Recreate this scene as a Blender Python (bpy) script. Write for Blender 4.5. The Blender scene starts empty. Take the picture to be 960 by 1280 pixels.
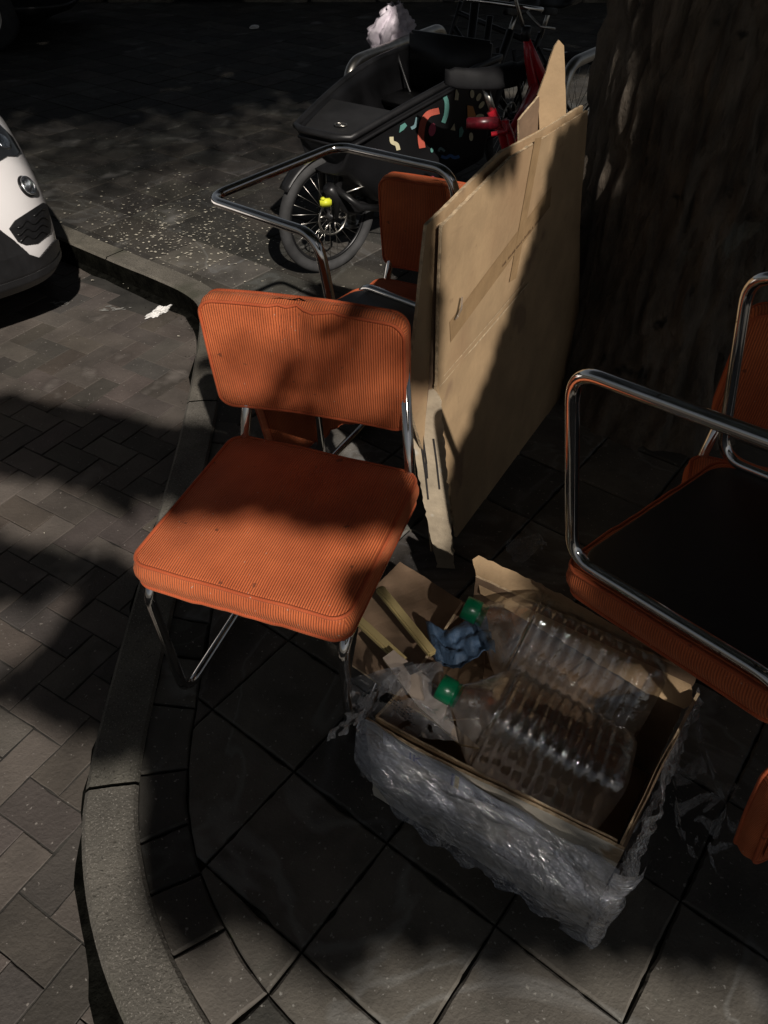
import bpy, bmesh, math, random
from math import sin, cos, pi, radians
from mathutils import Vector, Matrix, noise, Euler
from mathutils.bvhtree import BVHTree
random.seed(7)
sc = bpy.context.scene
COL = sc.collection
# ------------------------------------------------------------------ camera
CH, PITCH, F = 1.65, radians(42), 961.0
cam = bpy.data.cameras.new('camera'); co = bpy.data.objects.new('camera', cam); COL.objects.link(co)
co.location = (0, 0, CH); co.rotation_euler = (pi/2-PITCH, 0, 0)
cam.sensor_fit = 'VERTICAL'; cam.sensor_height = 36; cam.lens = 36*F/1280; cam.clip_end = 500; cam.clip_start = .02
sc.camera = co
# ------------------------------------------------------------------ world, light, exposure
LH = Vector((.30, -.954)); EL = radians(38)
L = Vector((LH.x*cos(EL), LH.y*cos(EL), sin(EL))).normalized()
w = bpy.data.worlds.new('World'); sc.world = w; w.use_nodes = True
nt = w.node_tree; bg = nt.nodes['Background']
sky = nt.nodes.new('ShaderNodeTexSky'); sky.sky_type = 'NISHITA'; sky.sun_disc = False
sky.sun_elevation = EL; sky.sun_rotation = math.atan2(L.x, L.y)
bw = nt.nodes.new('ShaderNodeHueSaturation'); bw.inputs['Saturation'].default_value = .35
nt.links.new(sky.outputs[0], bw.inputs['Color']); nt.links.new(bw.outputs[0], bg.inputs['Color'])
bg.inputs['Strength'].default_value = .016
sl = bpy.data.lights.new('sun', 'SUN'); sl.energy = 3.3; sl.angle = radians(.65); sl.color = (1, .925, .84)
so = bpy.data.objects.new('sun', sl); COL.objects.link(so); so.rotation_euler = L.to_track_quat('Z', 'Y').to_euler(); so.location = (2, -4, 5)
sc.view_settings.view_transform = 'Standard'; sc.view_settings.look = 'None'; sc.view_settings.gamma = 1
sc.view_settings.exposure = 0.45
sc.cycles.max_bounces = 10; sc.cycles.transparent_max_bounces = 24
# ------------------------------------------------------------------ geometry of the view (for measuring places)
def ray(px, py):
    x = (px-480)/F; y = -(py-640)/F
    return Vector((x, cos(PITCH)+y*sin(PITCH), -sin(PITCH)+y*cos(PITCH)))
def P(px, py, z=0.0):
    d = ray(px, py); t = (z-CH)/d.z
    return Vector((d.x*t, d.y*t, z))
def PY(px, py, Y):
    d = ray(px, py); t = Y/d.y
    return Vector((d.x*t, Y, CH+d.z*t))
def PP(px, py, o, n):
    d = ray(px, py); c = Vector((0, 0, CH)); t = ((Vector(o)-c).dot(n))/d.dot(n)
    return c+d*t
# ------------------------------------------------------------------ materials
M = {}
def mat(name, col, rough=.6, metal=0, **k):
    if name in M: return M[name]
    m = bpy.data.materials.new(name); m.use_nodes = True; M[name] = m
    n = m.node_tree.nodes; l = m.node_tree.links; b = n['Principled BSDF']
    b.inputs['Base Color'].default_value = (*col, 1); b.inputs['Roughness'].default_value = rough; b.inputs['Metallic'].default_value = metal
    if 'coat' in k: b.inputs['Coat Weight'].default_value = k['coat']
    if 'spec' in k: b.inputs['Specular IOR Level'].default_value = k['spec']
    tc = n.new('ShaderNodeTexCoord'); src = tc.outputs['Object']
    sx = k.get('scale', 8)
    nz = n.new('ShaderNodeTexNoise'); nz.inputs['Scale'].default_value = sx; nz.inputs['Detail'].default_value = k.get('detail', 6); nz.inputs['Roughness'].default_value = .6
    if 'stretch' in k:
        mp = n.new('ShaderNodeMapping'); mp.inputs['Scale'].default_value = k['stretch']; l.new(src, mp.inputs[0]); l.new(mp.outputs[0], nz.inputs['Vector'])
    else: l.new(src, nz.inputs['Vector'])
    v = k.get('var', .25)
    mx = n.new('ShaderNodeMix'); mx.data_type = 'RGBA'
    c2 = k.get('col2', tuple(c*(1-v) for c in col)); c1 = tuple(min(1, c*(1+v)) for c in col) if 'col2' not in k else col
    mx.inputs[6].default_value = (*c1, 1); mx.inputs[7].default_value = (*c2, 1)
    rp = n.new('ShaderNodeValToRGB'); lo, hi = k.get('ramp', (.35, .65)); rp.color_ramp.elements[0].position = lo; rp.color_ramp.elements[1].position = hi
    l.new(nz.outputs[0], rp.inputs[0]); l.new(rp.outputs[0], mx.inputs[0]); l.new(mx.outputs[2], b.inputs['Base Color'])
    out = mx.outputs[2]
    if k.get('veins'):
        vn = n.new('ShaderNodeTexNoise'); vn.inputs['Scale'].default_value = 1.7; vn.inputs['Detail'].default_value = 4; vn.inputs['Distortion'].default_value = 1.2; l.new(src, vn.inputs['Vector'])
        v1 = n.new('ShaderNodeMath'); v1.operation = 'SUBTRACT'; v1.inputs[1].default_value = .5; l.new(vn.outputs[0], v1.inputs[0])
        v2 = n.new('ShaderNodeMath'); v2.operation = 'ABSOLUTE'; l.new(v1.outputs[0], v2.inputs[0])
        v3 = n.new('ShaderNodeMapRange'); v3.inputs['From Min'].default_value = .004; v3.inputs['From Max'].default_value = .022; v3.inputs['To Min'].default_value = .4; v3.inputs['To Max'].default_value = 0; l.new(v2.outputs[0], v3.inputs['Value'])
        v4 = n.new('ShaderNodeMix'); v4.data_type = 'RGBA'; v4.inputs[7].default_value = (.2, .2, .19, 1); l.new(v3.outputs[0], v4.inputs[0]); l.new(out, v4.inputs[6]); l.new(v4.outputs[2], b.inputs['Base Color']); out = v4.outputs[2]
    if k.get('attr'):
        at = n.new('ShaderNodeAttribute'); at.attribute_name = 'shade'
        mm = n.new('ShaderNodeMix'); mm.data_type = 'RGBA'; mm.blend_type = 'MULTIPLY'; mm.inputs[0].default_value = 1
        l.new(out, mm.inputs[6]); l.new(at.outputs['Color'], mm.inputs[7]); l.new(mm.outputs[2], b.inputs['Base Color']); out = mm.outputs[2]
    for sp in k.get('specks', []):   # (scale, threshold, colour): worn or dirty spots
        n2 = n.new('ShaderNodeTexNoise'); n2.inputs['Scale'].default_value = sp[0]; n2.inputs['Detail'].default_value = 3; l.new(src, n2.inputs['Vector'])
        r2 = n.new('ShaderNodeValToRGB'); r2.color_ramp.elements[0].position = sp[1]; r2.color_ramp.elements[1].position = sp[1]+sp[3] if len(sp) > 3 else sp[1]+.04
        m2 = n.new('ShaderNodeMix'); m2.data_type = 'RGBA'; m2.inputs[7].default_value = (*sp[2], 1)
        l.new(n2.outputs[0], r2.inputs[0]); l.new(r2.outputs[0], m2.inputs[0]); l.new(out, m2.inputs[6]); l.new(m2.outputs[2], b.inputs['Base Color']); out = m2.outputs[2]
    if 'bump' in k:
        bs, bd = k['bump']
        n3 = n.new('ShaderNodeTexNoise'); n3.inputs['Scale'].default_value = bs; n3.inputs['Detail'].default_value = 8; n3.inputs['Roughness'].default_value = .65
        if 'stretch' in k: l.new(mp.outputs[0], n3.inputs['Vector'])
        else: l.new(src, n3.inputs['Vector'])
        bp = n.new('ShaderNodeBump'); bp.inputs['Distance'].default_value = bd; bp.inputs['Strength'].default_value = 1
        l.new(n3.outputs[0], bp.inputs['Height']); l.new(bp.outputs[0], b.inputs['Normal'])
    if 'roughvar' in k:
        mr = n.new('ShaderNodeMapRange'); mr.inputs['To Min'].default_value = k['roughvar'][0]; mr.inputs['To Max'].default_value = k['roughvar'][1]
        l.new(nz.outputs[0], mr.inputs['Value']); l.new(mr.outputs[0], b.inputs['Roughness'])
    return m
TILE = mat('paving', (.092, .083, .069), .8, scale=5, var=.34, veins=True, attr=True, bump=(120, .0025), specks=[(90, .66, (.22, .21, .19)), (3.1, .63, (.17, .165, .155), .12), (7, .66, (.05, .05, .04), .1)])
KERB = mat('kerb_concrete', (.125, .113, .093), .85, scale=6, var=.3, attr=True, bump=(140, .004), specks=[(230, .61, (.22, .205, .18)), (150, .62, (.06, .055, .045)), (4, .55, (.07, .068, .05), .14)])
BRICK = mat('road_brick', (.092, .078, .067), .75, scale=4, var=.3, attr=True, bump=(90, .003), specks=[(80, .68, (.22, .2, .18)), (4, .62, (.16, .14, .125), .1)])
DIRT = mat('joint_soil', (.018, .018, .013), .95, scale=20, var=.5, bump=(80, .01), specks=[(14, .62, (.03, .036, .016))])
GROUND = mat('soil', (.03, .028, .022), .95, scale=3, var=.4, bump=(30, .02))
CHROME = mat('chrome', (.78, .76, .74), .06, 1, scale=30, var=.06, roughvar=(.03, .16), specks=[(55, .70, (.25, .2, .15))])
STEEL = mat('brushed_steel', (.55, .53, .49), .33, 1, scale=20, var=.15)
BLACKP = mat('black_plastic', (.012, .012, .013), .42, scale=9, var=.3, bump=(400, .0006))
BLACKM = mat('black_metal', (.015, .015, .016), .35, .3, scale=9, var=.3)
TUBM = mat('tub_plastic', (.009, .009, .010), .38, scale=3, var=.35, roughvar=(.3, .5), bump=(300, .0005))
TUBIN = mat('tub_lining', (.014, .014, .015), .65, scale=6, var=.3)
RUBBER = mat('rubber', (.035, .035, .036), .8, scale=14, var=.3, bump=(200, .001))
REDP = mat('red_paint', (.55, .015, .03), .3, scale=5, var=.15, coat=.5)
REDR = mat('reflector_red', (.07, .004, .008), .35, scale=60, var=.4)
YEL = mat('yellow_plastic', (.65, .68, .04), .45, scale=10, var=.1)
CARD = mat('cardboard', (.38, .26, .145), .8, scale=7, var=.13, bump=(60, .0015), attr=True, specks=[(24, .66, (.30, .2, .11), .1), (2.2, .55, (.33, .21, .115), .12), (5, .63, (.26, .17, .1), .06)])
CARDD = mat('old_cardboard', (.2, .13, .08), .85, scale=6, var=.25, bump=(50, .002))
CARDE = mat('cardboard_edge', (.5, .38, .24), .9, scale=60, var=.35, bump=(200, .003))
CARDW = mat('white_print_board', (.52, .48, .41), .7, scale=12, var=.15, bump=(60, .002), specks=[(9, .64, (.3, .22, .14))])
INK = mat('ink', (.02, .018, .018), .7, scale=30, var=.4)
BRINK = mat('brown_ink', (.13, .075, .04), .7, scale=60, var=.5)
BLUEINK = mat('blue_ink', (.03, .05, .3), .6, scale=30, var=.2)
YINK = mat('yellow_ink', (.6, .42, .08), .6, scale=30, var=.2)
TAPE = mat('packing_tape', (.34, .225, .12), .25, scale=20, var=.1, bump=(30, .001))
WHITE = mat('white_paint', (.72, .70, .70), .28, scale=2, var=.03, coat=.6)
TISSUE = mat('tissue', (.75, .74, .72), .8, scale=40, var=.1, bump=(60, .004))
BAG = mat('white_bag', (.62, .56, .62), .4, scale=8, var=.12, bump=(18, .01))
PETAL = mat('petal', (.42, .39, .32), .8, scale=10, var=.3)
BLUECL = mat('blue_sheet', (.06, .11, .19), .5, scale=12, var=.35, bump=(25, .01))
WOODS = mat('pale_wood', (.42, .33, .15), .6, scale=6, stretch=(1, 1, .12), var=.2)
GREEN = mat('green_cap', (.0, .11, .045), .3, scale=20, var=.15)
HEAD = mat('lamp_chrome', (.7, .72, .75), .12, 1, scale=40, var=.3, bump=(60, .004))
DKGLASS = mat('dark_glass', (.02, .022, .025), .05, scale=4, var=.2)
WALLM = mat('old_wall', (.13, .12, .10), .9, scale=2.5, var=.5, bump=(20, .01), specks=[(3, .6, (.04, .045, .03), .1)])
STONE = mat('plinth_stone', (.2, .18, .14), .9, scale=4, var=.35, bump=(25, .008))
DARKCAR = mat('dark_car_paint', (.012, .013, .016), .25, scale=2, var=.1, coat=.5)
LEAF = mat('leaf_green', (.04, .07, .02), .7, scale=3, var=.35)
DEC = {}
for nme, c in dict(coral=(.50, .11, .075), teal=(.10, .25, .22), cream=(.55, .5, .33), pink=(.55, .09, .16), orange=(.5, .22, .07), blue=(.05, .12, .30), grey=(.16, .26, .28), sky=(.08, .22, .5)).items():
    DEC[nme] = mat('decal_'+nme, tuple(min(.8, x*1.35) for x in c), .45, scale=15, var=.08)

def bark_mat():
    m = mat('bark', (.125, .102, .078), .9, scale=8, stretch=(1, 1, .42), var=.5, bump=(24, .045), specks=[(6, .66, (.15, .145, .12)), (11, .64, (.02, .018, .013), .08)])
    return m
BARK = bark_mat()

def cord_mat(name, col, ribs=True, pitch=.0054):
    m = bpy.data.materials.new(name); m.use_nodes = True; n = m.node_tree.nodes; l = m.node_tree.links; b = n['Principled BSDF']
    b.inputs['Roughness'].default_value = .85; b.inputs['Sheen Weight'].default_value = .15; b.inputs['Sheen Roughness'].default_value = .4
    b.inputs['Sheen Tint'].default_value = (.9, .5, .3, 1)
    tc = n.new('ShaderNodeTexCoord'); geo = tc
    sep = n.new('ShaderNodeSeparateXYZ'); l.new(tc.outputs['Object'], sep.inputs[0])
    sn = n.new('ShaderNodeSeparateXYZ'); l.new(tc.outputs['Normal'], sn.inputs[0])
    ab = n.new('ShaderNodeMath'); ab.operation = 'ABSOLUTE'; l.new(sn.outputs[0], ab.inputs[0])
    gt = n.new('ShaderNodeMath'); gt.operation = 'GREATER_THAN'; gt.inputs[1].default_value = .72; l.new(ab.outputs[0], gt.inputs[0])
    mix = n.new('ShaderNodeMix'); l.new(gt.outputs[0], mix.inputs[0]); l.new(sep.outputs[0], mix.inputs[2]); l.new(sep.outputs[1], mix.inputs[3])
    nz = n.new('ShaderNodeTexNoise'); nz.inputs['Scale'].default_value = 9; nz.inputs['Detail'].default_value = 5; l.new(tc.outputs['Object'], nz.inputs['Vector'])
    nz2 = n.new('ShaderNodeTexNoise'); nz2.inputs['Scale'].default_value = 320; nz2.inputs['Detail'].default_value = 2; l.new(tc.outputs['Object'], nz2.inputs['Vector'])
    ml = n.new('ShaderNodeMath'); ml.operation = 'MULTIPLY'; ml.inputs[1].default_value = 2*pi/pitch; l.new(mix.outputs[0], ml.inputs[0])
    wob = n.new('ShaderNodeMath'); wob.operation = 'MULTIPLY_ADD'; wob.inputs[1].default_value = 2.2; l.new(nz.outputs[0], wob.inputs[0]); l.new(ml.outputs[0], wob.inputs[2])
    sn_ = n.new('ShaderNodeMath'); sn_.operation = 'SINE'; l.new(wob.outputs[0], sn_.inputs[0])
    rm = n.new('ShaderNodeMapRange'); rm.inputs['From Min'].default_value = -1; rm.inputs['From Max'].default_value = .4; l.new(sn_.outputs[0], rm.inputs['Value'])
    c = n.new('ShaderNodeMix'); c.data_type = 'RGBA'
    rp = n.new('ShaderNodeValToRGB'); rp.color_ramp.elements[0].position = .3; rp.color_ramp.elements[1].position = .72
    rp.color_ramp.elements[0].color = (col[0]*.78, col[1]*.70, col[2]*.65, 1); rp.color_ramp.elements[1].color = (col[0]*1.15, col[1]*1.22, col[2]*1.3, 1)
    l.new(nz.outputs[0], rp.inputs[0])
    dk = n.new('ShaderNodeMix'); dk.data_type = 'RGBA'; dk.blend_type = 'MULTIPLY'; dk.inputs[0].default_value = 1
    l.new(rp.outputs[0], dk.inputs[6]); dk.inputs[7].default_value = (.60, .52, .50, 1) if ribs else (.85, .85, .85, 1)
    l.new(rm.outputs[0], c.inputs[0]); l.new(dk.outputs[2], c.inputs[6]); l.new(rp.outputs[0], c.inputs[7])
    sp = n.new('ShaderNodeTexNoise'); sp.inputs['Scale'].default_value = 38; l.new(tc.outputs['Object'], sp.inputs['Vector'])
    spr = n.new('ShaderNodeValToRGB'); spr.color_ramp.elements[0].position = .72; spr.color_ramp.elements[1].position = .76; l.new(sp.outputs[0], spr.inputs[0])
    st = n.new('ShaderNodeMix'); st.data_type = 'RGBA'; st.inputs[7].default_value = (col[0]*.35, col[1]*.35, col[2]*.4, 1); l.new(spr.outputs[0], st.inputs[0]); l.new(c.outputs[2], st.inputs[6])
    ln = n.new('ShaderNodeTexNoise'); ln.inputs['Scale'].default_value = 170; ln.inputs['Detail'].default_value = 1; l.new(tc.outputs['Object'], ln.inputs['Vector'])
    lr = n.new('ShaderNodeValToRGB'); lr.color_ramp.elements[0].position = .76; lr.color_ramp.elements[1].position = .79; l.new(ln.outputs[0], lr.inputs[0])
    s2 = n.new('ShaderNodeMix'); s2.data_type = 'RGBA'; s2.inputs[7].default_value = (.5, .38, .3, 1); l.new(lr.outputs[0], s2.inputs[0]); l.new(st.outputs[2], s2.inputs[6])
    w3 = n.new('ShaderNodeTexNoise'); w3.inputs['Scale'].default_value = 3.2; w3.inputs['Detail'].default_value = 4; w3.inputs['Distortion'].default_value = .6; l.new(tc.outputs['Object'], w3.inputs['Vector'])
    wr = n.new('ShaderNodeMapRange'); wr.inputs['From Min'].default_value = .3; wr.inputs['From Max'].default_value = .7; wr.inputs['To Min'].default_value = .82; wr.inputs['To Max'].default_value = 1.12; l.new(w3.outputs[0], wr.inputs['Value'])
    hv = n.new('ShaderNodeHueSaturation'); l.new(wr.outputs[0], hv.inputs['Value']); l.new(s2.outputs[2], hv.inputs['Color'])
    l.new(hv.outputs[0], b.inputs['Base Color'])
    bm = n.new('ShaderNodeBump'); bm.inputs['Distance'].default_value = .0016 if ribs else .0002; l.new(rm.outputs[0], bm.inputs['Height'])
    b2 = n.new('ShaderNodeBump'); b2.inputs['Distance'].default_value = .006; l.new(nz.outputs[0], b2.inputs['Height']); l.new(b2.outputs[0], bm.inputs['Normal'])
    b3 = n.new('ShaderNodeBump'); b3.inputs['Distance'].default_value = .0006; l.new(nz2.outputs[0], b3.inputs['Height']); l.new(bm.outputs[0], b3.inputs['Normal'])
    l.new(b3.outputs[0], b.inputs['Normal'])
    return m
CORD = cord_mat('orange_corduroy', (.62, .148, .043))
VELV = cord_mat('orange_back_cloth', (.50, .115, .035), ribs=False)
PIPE = cord_mat('orange_piping', (.46, .09, .026), ribs=False)

def clear_mat(name, tint, gl_r=.05, fac=.12, bump=0, dif=None, diff=0.0, bscale=40):
    m = bpy.data.materials.new(name); m.use_nodes = True; n = m.node_tree.nodes; l = m.node_tree.links
    n.remove(n['Principled BSDF']); o = n['Material Output']
    tr = n.new('ShaderNodeBsdfTransparent'); tr.inputs[0].default_value = (*tint, 1)
    g = n.new('ShaderNodeBsdfGlossy'); g.inputs['Roughness'].default_value = gl_r; g.inputs[0].default_value = (1, 1, 1, 1)
    lw = n.new('ShaderNodeLayerWeight'); lw.inputs['Blend'].default_value = .25
    mr = n.new('ShaderNodeMapRange'); mr.inputs['To Min'].default_value = fac; mr.inputs['To Max'].default_value = .75; l.new(lw.outputs['Fresnel'], mr.inputs['Value'])
    mx = n.new('ShaderNodeMixShader'); l.new(mr.outputs[0], mx.inputs[0]); l.new(tr.outputs[0], mx.inputs[1]); l.new(g.outputs[0], mx.inputs[2])
    last = mx.outputs[0]
    tc = n.new('ShaderNodeTexCoord')
    if diff:
        d = n.new('ShaderNodeBsdfDiffuse'); d.inputs[0].default_value = (*dif, 1)
        m2 = n.new('ShaderNodeMixShader')
        nn = n.new('ShaderNodeTexNoise'); nn.inputs['Scale'].default_value = 9; nn.inputs['Detail'].default_value = 6; l.new(tc.outputs['Object'], nn.inputs['Vector'])
        r = n.new('ShaderNodeMapRange'); r.inputs['From Min'].default_value = .35; r.inputs['From Max'].default_value = .7; r.inputs['To Min'].default_value = diff*.45; r.inputs['To Max'].default_value = min(1, diff*1.5)
        l.new(nn.outputs[0], r.inputs['Value']); l.new(r.outputs[0], m2.inputs[0]); l.new(last, m2.inputs[1]); l.new(d.outputs[0], m2.inputs[2]); last = m2.outputs[0]
    l.new(last, o.inputs[0])
    if bump:
        nz = n.new('ShaderNodeTexNoise'); nz.inputs['Scale'].default_value = bscale; nz.inputs['Detail'].default_value = 5; nz.inputs['Distortion'].default_value = 2.5; l.new(tc.outputs['Object'], nz.inputs['Vector'])
        rg = n.new('ShaderNodeMath'); rg.operation = 'SUBTRACT'; rg.inputs[1].default_value = .5; l.new(nz.outputs[0], rg.inputs[0])
        ra = n.new('ShaderNodeMath'); ra.operation = 'ABSOLUTE'; l.new(rg.outputs[0], ra.inputs[0])
        bp = n.new('ShaderNodeBump'); bp.inputs['Distance'].default_value = bump*2.2; l.new(ra.outputs[0], bp.inputs['Height']); l.new(bp.outputs[0], g.inputs['Normal'])
        if diff: l.new(bp.outputs[0], d.inputs['Normal'])
    return m
PET = clear_mat('clear_bottle_plastic', (.95, .94, .92), .06, .17, .0010, (.5, .46, .4), .012, 30)
FILM = clear_mat('stretch_film', (.75, .77, .8), .13, .30, .012, (.50, .54, .66), .19, 26)
FILM2 = clear_mat('loose_film', (.85, .86, .88), .10, .10, .008, (.5, .5, .52), .13, 40)

# ------------------------------------------------------------------ helpers
def obj(name, me, m=None, parent=None, smooth=True, loc=None, rot=None):
    if isinstance(me, bmesh.types.BMesh):
        bm = me; me = bpy.data.meshes.new(name); bm.normal_update(); bm.to_mesh(me); bm.free()
    if m and not me.materials: me.materials.append(m)
    if smooth: me.polygons.foreach_set('use_smooth', [True]*len(me.polygons))
    o = bpy.data.objects.new(name, me); COL.objects.link(o)
    if parent: o.parent = parent
    if loc is not None: o.location = loc
    if rot is not None: o.rotation_euler = rot
    return o
def tag(o, label, cat, group=None):
    o['label'] = label; o['category'] = cat
    if group: o['group'] = group
    return o
def thing(name, label, cat, loc=(0, 0, 0), rot=(0, 0, 0), group=None):
    o = bpy.data.objects.new(name, None); COL.objects.link(o); o.location = loc; o.rotation_euler = rot; o.empty_display_size = .1
    return tag(o, label, cat, group)
def kind(o, k='structure'):
    o['kind'] = k; return o
def bez(pts, r=.06, n=7):
    """polyline with rounded corners"""
    pts = [Vector(p) for p in pts]; out = [pts[0]]
    for i in range(1, len(pts)-1):
        a, b, c = pts[i-1], pts[i], pts[i+1]
        rr = min(r, (a-b).length*.48, (c-b).length*.48)
        p0 = b+(a-b).normalized()*rr; p1 = b+(c-b).normalized()*rr
        for k in range(n+1):
            t = k/n; out.append(p0*(1-t)**2+b*2*t*(1-t)+p1*t*t)
    out.append(pts[-1]); return out
def tube(bm, pts, rad, n=14, cap=True, closed=False):
    pts = [Vector(p) for p in pts]; N = len(pts); rings = []; up = None
    for i, p in enumerate(pts):
        if closed: t = pts[(i+1) % N]-pts[i-1]
        else: t = pts[min(i+1, N-1)]-pts[max(i-1, 0)]
        t.normalize()
        if up is None:
            up = Vector((0, 0, 1)) if abs(t.z) < .9 else Vector((1, 0, 0))
        s = t.cross(up); s.normalize(); up = s.cross(t)
        rr = rad[i] if isinstance(rad, (list, tuple)) else rad
        rings.append([bm.verts.new(p+(s*cos(2*pi*k/n)+up*sin(2*pi*k/n))*rr) for k in range(n)])
    for i in range(N if closed else N-1):
        a, b = rings[i], rings[(i+1) % N]
        for k in range(n): bm.faces.new((a[k], a[(k+1) % n], b[(k+1) % n], b[k]))
    if cap and not closed:
        bm.faces.new(rings[0][::-1]); bm.faces.new(rings[-1])
    return bm
def tube_obj(name, pts, rad, m, parent=None, n=14, closed=False):
    return obj(name, tube(bmesh.new(), pts, rad, n, closed=closed), m, parent)
def rrect(w, d, R, n=10):
    """rounded rectangle outline"""
    out = []
    for cx, cy, a0 in ((w/2-R, d/2-R, 0), (-w/2+R, d/2-R, pi/2), (-w/2+R, -d/2+R, pi), (w/2-R, -d/2+R, 3*pi/2)):
        for k in range(n+1):
            a = a0+pi/2*k/n; out.append((cx+R*cos(a), cy+R*sin(a)))
    # even resample of straights
    res = []
    for i in range(len(out)):
        a, b = Vector(out[i]), Vector(out[(i+1) % len(out)]); res.append(a); dl = (b-a).length
        m = int(dl/.02)
        for k in range(1, m): res.append(a.lerp(b, k/m))
    return res
def cushion(w, d, h, R, r, crown, bulge=.0, deform=None):
    bm = bmesh.new(); base = rrect(w, d, R); prof = []
    K = 5
    for k in range(K+1):
        a = pi/2*k/K; prof.append((r*(1-sin(a)), h/2-r+r*cos(a)))   # (inset, z) from top edge inner to side
    prof = prof[::1]
    side = [(-bulge*sin(pi*t), (h/2-r)*(1-2*t)) for t in (.2, .4, .6, .8)]
    full = [(0, 0)]*0
    for k in range(K+1): full.append(prof[k])
    for s in side: full.append(s)
    for k in range(K, -1, -1): full.append((prof[k][0], -prof[k][1]))
    def at(ins, z, s=1.0):
        out = []
        for v in base:
            sx = (w/2-ins)/(w/2); sy = (d/2-ins)/(d/2)
            out.append(Vector((v.x*sx*s, v.y*sy*s, z)))
        return out
    rings = []
    S = [0.04, .12, .2, .3, .4, .5, .6, .7, .78, .86, .92, .97]
    zt = h/2
    for s in S: rings.append(at(r, zt+crown*(1-s**3), s))
    for ins, z in full: rings.append(at(ins, z))
    for s in S[::-1]: rings.append(at(r, -zt-crown*.3*(1-s**3), s))
    vs = []
    for rg in rings:
        row = []
        for p in rg:
            if deform: p = deform(p)
            row.append(bm.verts.new(p))
        vs.append(row)
    n = len(base)
    for a, b in zip(vs, vs[1:]):
        for k in range(n): bm.faces.new((a[k], b[k], b[(k+1) % n], a[(k+1) % n]))
    bm.faces.new(vs[0]); bm.faces.new(vs[-1][::-1])
    return bm, base
def box(bm, c, s, rot=None, bev=0):
    m = Matrix.Translation(c) @ (rot if rot is not None else Matrix()) @ Matrix.Diagonal((*s, 1))
    r = bmesh.ops.create_cube(bm, size=1, matrix=m)
    if bev:
        es = list({e for v in r['verts'] for e in v.link_edges})
        bmesh.ops.bevel(bm, geom=es, offset=bev, segments=2, affect='EDGES')
    return bm
def nz(p, s=1.0, o=0.0):
    return noise.noise(Vector((p[0]*s+o, p[1]*s+o*.7, p[2]*s-o)))
def rough_up(bm, amp, s, seed=0):
    for v in bm.verts:
        q = v.co*s
        v.co += Vector((noise.noise(q+Vector((seed, 0, 0))), noise.noise(q+Vector((0, seed+9, 0))), noise.noise(q+Vector((0, 0, seed+23)))))*amp

# ================================================================== GROUND
ko = [(-4.5, 6.55), (-2.95, 5.1), (-2.041, 4.253), (-1.712, 3.98), (-1.364, 3.704), (-1.077, 3.488), (-.93, 3.36), (-.85, 3.25), (-.817, 3.106), (-.779, 2.766), (-.738, 2.266), (-.725, 1.795), (-.715, 1.48), (-.705, 1.136), (-.691, .896), (-.66, .748), (-.586, .572), (-.487, .422), (-.36, .28), (-.18, .14), (.05, .02), (.4, -.1), (1.2, -.25), (3, -.4)]
def smooth_poly(pts, it=2):
    for _ in range(it):
        q = [pts[0]]
        for a, b in zip(pts, pts[1:]):
            q += [(a[0]*.75+b[0]*.25, a[1]*.75+b[1]*.25), (a[0]*.25+b[0]*.75, a[1]*.25+b[1]*.75)]
        q.append(pts[-1]); pts = q
    return pts
KO = smooth_poly(ko)
def offset(poly, d):
    out = []
    for i, p in enumerate(poly):
        a = Vector(poly[max(i-1, 0)]); b = Vector(poly[min(i+1, len(poly)-1)]); t = (b-a).normalized()
        out.append((p[0]-t.y*d, p[1]+t.x*d))
    return out
KI = offset(KO, .125)
KM = offset(KO, .07)
KN = offset(KO, .232)
def side_poly(poly, p):
    # winding test: is p inside closed region (pavement side)
    inside = False; n = len(poly)
    for i in range(n):
        a, b = poly[i], poly[(i+1) % n]
        if (a[1] > p[1]) != (b[1] > p[1]) and p[0] < (b[0]-a[0])*(p[1]-a[1])/(b[1]-a[1])+a[0]: inside = not inside
    return inside
PAVE = KM + [(9, -.4), (9, 11.6), (-9, 11.6), (-9, 10.7)]
ZR = -.10
def sheet(name, poly, z, m, k=None):
    bm = bmesh.new(); f = bm.faces.new([bm.verts.new((x, y, z)) for x, y in poly]); bmesh.ops.triangulate(bm, faces=[f])
    o = obj(name, bm, m, smooth=False); return o
bm = bmesh.new()
f = bm.faces.new([bm.verts.new(v) for v in ((-150, -150, -.14), (150, -150, -.14), (150, 150, -.14), (-150, 150, -.14))])
kind(obj('ground', bm, GROUND, smooth=False))
kind(sheet('pavement_bed', PAVE, -.012, DIRT))
kind(sheet('road_bed', [(-9, -3), (4, -3), (4, 1), (0, 4), (-2, 6), (-9, 12)], ZR-.005, mat('dusty_joints', (.03, .028, .024), .95, scale=5, var=.5, bump=(90, .004), specks=[(20, .6, (.018, .017, .014), .1)])))
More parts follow.
